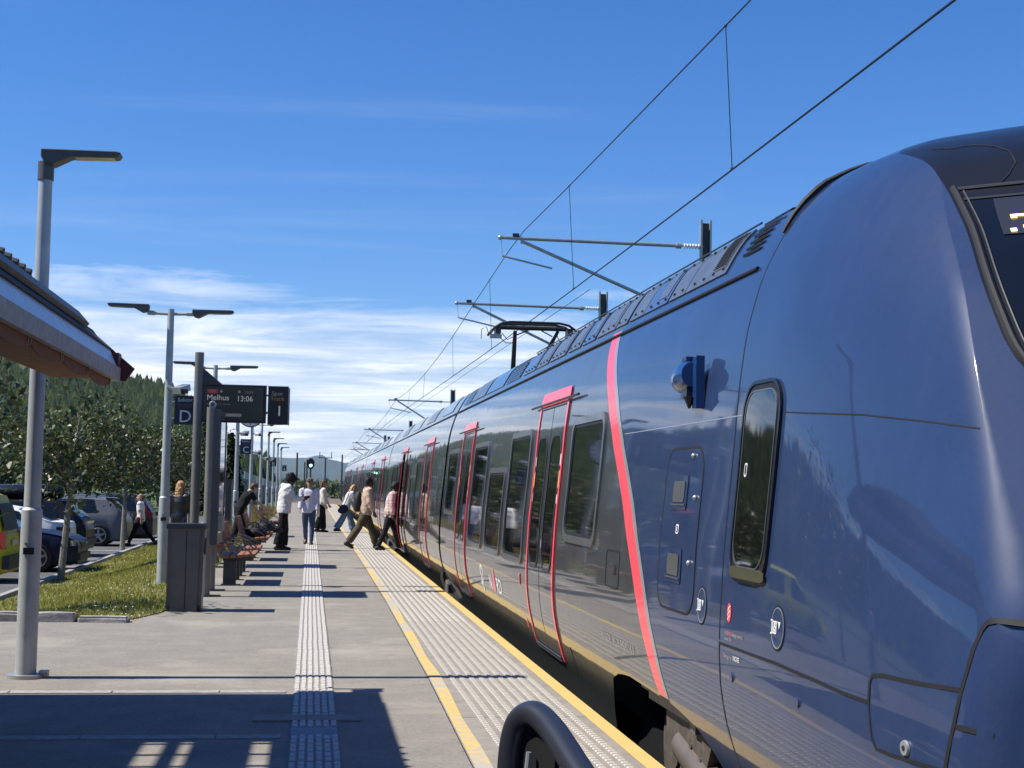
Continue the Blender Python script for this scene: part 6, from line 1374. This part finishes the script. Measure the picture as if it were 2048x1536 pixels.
BK = cloth('black_cloth', (.010, .010, .011)); DK = cloth('dark_trouser_cloth', (.018, .018, .022)); SH = mat('black_shoe_leather', (.012, .011, .011), .5, var=.2)
HB = mat('black_hair', (.008, .007, .006), .7, var=.3, vscale=60, bump=.004, bscale=80); HBL = mat('blonde_hair', (.42, .24, .10), .5, var=.3, vscale=40, bump=.006, bscale=60); HBR = mat('brown_hair', (.10, .05, .025), .6, var=.3, vscale=40, bump=.004, bscale=60); HGY = mat('grey_stubble', (.25, .20, .17), .8, var=.2)
def held(nm, label, mb, m, loc, smooth='all'):
    t = thing(nm, label, nm.replace('_', ' '), loc); return t
# bald man on the car park edge, walking left
person('bald man in white short sleeved shirt and black trousers walking left by the grey car', (-5.42, 48.5, -.5), 84, 1.74, SK['pale'], cloth('white_shirt', (.72, .72, .72)), BK, SH, (HGY, 'bald'), ((28, 6), (-26, 12)), ((-14, 10, 5), (12, 14, 5)), 4, sleeve='short')
# blonde woman in black jacket, seen from behind
person('woman with long blonde hair and black leather jacket behind the litter bin', (-2.66, 30.6, -.06), -25, 1.64, SK['pale'], mat('black_leather', (.012, .012, .013), .35, 0, .2, .15, 20, .004, 30), cloth('blue_jean', (.06, .09, .15)), SH, (HBL, 'long'), ((6, 4), (-6, 6)), ((4, 18, 8), (10, 22, 8)), 3, loose=.3, top_name='jacket')
# man in black t-shirt bending over the bench
person('person in black T-shirt bending over the benches with face turned down', (-1.72, 36.4, 0), -68, 1.72, SK['pale'], BK, BK, SH, (HBR, 'short'), ((22, 8), (-14, 10)), ((30, 18, 4), (42, 12, 4)), 26, 32, sleeve='short', wide=.03)
# person in white hoodie with phone
t, P = person('person in white hooded jacket and black trousers looking down at a phone', (-.62, 35.6, 0), -80, 1.80, SK['dark'], cloth('white_hoodie', (.66, .66, .63), .008), BK, SH, (HB, 'afro'), ((4, 6), (-6, 8)), ((28, 62, 6), (30, 66, 6)), 6, 24, loose=1.3, wide=.05, hood=True, top_name='hooded_jacket')
# man with cap walking towards the camera
t, P = person('man in grey flat cap, pale shirt and blue jeans walking towards the camera', (-.02, 38.9, 0), 176, 1.74, SK['tan'], cloth('pale_lilac_shirt', (.56, .55, .62)), cloth('blue_jeans', (.055, .08, .14)), SH, (HGY, 'short'), ((16, 5), (-16, 20)), ((6, 14, 5), (12, 18, 5)), 3, loose=.35, cap=cloth('grey_cap_wool', (.10, .095, .09)), build_=1.04)
# person behind with white tote
person('person with brown hair and cream top half hidden behind the man in the cap', (.40, 49.2, 0), -90, 1.70, SK['pale'], cloth('cream_top', (.62, .58, .5)), cloth('black_wide_trousers', (.014, .014, .015)), SH, (HBR, 'mid'), ((6, 5), (-8, 8)), ((12, 20, 5), (4, 14, 5)), 4, loose=.5, wide=.05)
tt = thing('tote_bag', 'white tote bag hanging beside the man in the cap', 'bag', (.26, 48.95, 0)); q = MB(); q.tube([(0, 0, .52), (0, 0, .60), (0, 0, .85), (0, 0, .98)], [(.06, .09), (.075, .12), (.07, .11), (.04, .09)], 12); q.build('bag_body', cloth('white_canvas', (.66, .66, .62)), tt, 'all'); q = MB(); q.tube([(0, -.08, .97), (0, -.05, 1.2), (0, .05, 1.2), (0, .08, .97)], .012, 6); q.build('handle', M['white'], tt, True)
# woman with bag about to board
person('woman with blonde hair, pale jacket and flared jeans stepping towards the train', (1.22, 49.5, 0), -78, 1.66, SK['pale'], cloth('pale_grey_jacket', (.56, .57, .58)), cloth('light_jeans', (.15, .22, .29)), SH, (HBL, 'mid'), ((24, 8), (-20, 14)), ((14, 12, 5), (20, 20, 5)), 18, 18, loose=.6, wide=.06, group='people boarding the train', top_name='jacket')
tt = thing('shoulder_bag', 'dark navy shoulder bag on the blonde woman boarding', 'bag', (1.08, 49.3, 0)); q = MB(); q.ball((.05, 0, .78), (.15, .10, .15), 14, 10); q.ball((-.02, 0, .73), (.13, .09, .11), 14, 10); q.build('bag_body', cloth('navy_canvas', (.02, .025, .05)), tt, 'all'); q = MB(); q.tube([(.05, -.05, .88), (.16, -.02, 1.15), (.22, 0, 1.34)], .014, 6); q.build('strap', M['bag'], tt, True)
# man in beige jacket with backpack
person('man in beige jacket and olive trousers with a black backpack walking to the train door', (1.40, 36.95, 0), -84, 1.82, SK['dark'], cloth('beige_jacket', (.50, .37, .27), .006), cloth('olive_trousers', (.085, .07, .045)), SH, (HB, 'short'), ((22, 4), (-26, 8)), ((-8, 14, 6), (6, 16, 6)), 5, loose=1.0, wide=.03, group='people boarding the train', build_=1.08, top_name='jacket')
tt = thing('backpack', 'black backpack worn by the man in the beige jacket', 'bag', (1.24, 36.97, 0)); q = MB(); q.tube([(-.03, 0, .92), (-.05, 0, 1.0), (-.05, 0, 1.25), (-.02, 0, 1.40), (0, 0, 1.44)], [(.06, .10), (.10, .15), (.10, .15), (.07, .12), (.02, .05)], 14); q.build('bag_body', M['bag'], tt, 'all'); q = MB(); q.tube([(.0, -.1, 1.40), (.15, -.12, 1.46), (.24, -.12, 1.25)], .016, 6); q.build('strap', M['bag'], tt, True)
# man in plaid shirt entering
def plaid():
    m = mat('plaid_flannel', (.62, .52, .48), .85, var=.05); t = m.node_tree; b = t.nodes['Principled BSDF']; src = b.inputs['Base Color'].links[0].from_socket; co = t.nodes.new('ShaderNodeTexCoord')
    for ax, scl in (('Z', 14), ('Y', 11), ('X', 11)):
        w_ = t.nodes.new('ShaderNodeTexWave'); w_.bands_direction = ax; w_.inputs['Scale'].default_value = scl * .32; t.links.new(co.outputs['Object'], w_.inputs['Vector']); r = t.nodes.new('ShaderNodeMapRange'); r.inputs['From Min'].default_value = .55; r.inputs['From Max'].default_value = .75; r.inputs['To Max'].default_value = .5; t.links.new(w_.outputs[1], r.inputs[0])
        mx = t.nodes.new('ShaderNodeMixRGB'); mx.blend_type = 'MULTIPLY'; mx.inputs[2].default_value = (.66, .50, .48, 1); t.links.new(r.outputs[0], mx.inputs[0]); t.links.new(src, mx.inputs[1]); src = mx.outputs[0]
    t.links.new(src, b.inputs['Base Color']); return m
person('man in pale plaid shirt and dark trousers stepping in through the train door', (1.96, 36.05, .0), -88, 1.70, SK['dark'], plaid(), DK, SH, (HB, 'short'), ((20, 8), (-16, 8)), ((8, 14, 5), (-6, 16, 5)), 8, 10, loose=.7, group='people boarding the train')
# phone
ph = thing('mobile_phone', 'dark mobile phone in the hand of the hooded person', 'phone', (-.20, 35.46, 1.30)); q = MB(); q.box((0, 0, 0), (.02, .075, .15), (0, .9, 0)); q.build('slab', M['black'], ph)
# ---------------------------------------------------------------- air
hz = MB(); hz.box((0, 4000, 80), (12000, 11500, 400)); 
ho = hz.build('haze', None); ho.data.materials.clear()
hm = bpy.data.materials.new('thin_air_haze'); hm.use_nodes = True; t_ = hm.node_tree
for n in list(t_.nodes): t_.nodes.remove(n)
o_ = t_.nodes.new('ShaderNodeOutputMaterial'); pv = t_.nodes.new('ShaderNodeVolumePrincipled'); pv.inputs['Color'].default_value = (.50, .70, 1.0, 1); pv.inputs['Density'].default_value = 0.000042; pv.inputs['Anisotropy'].default_value = 0.0
t_.links.new(pv.outputs[0], o_.inputs['Volume']); ho.data.materials.append(hm); ho['kind'] = 'stuff'
tag(ho, 'thin bluish haze over the far valley', 'haze')
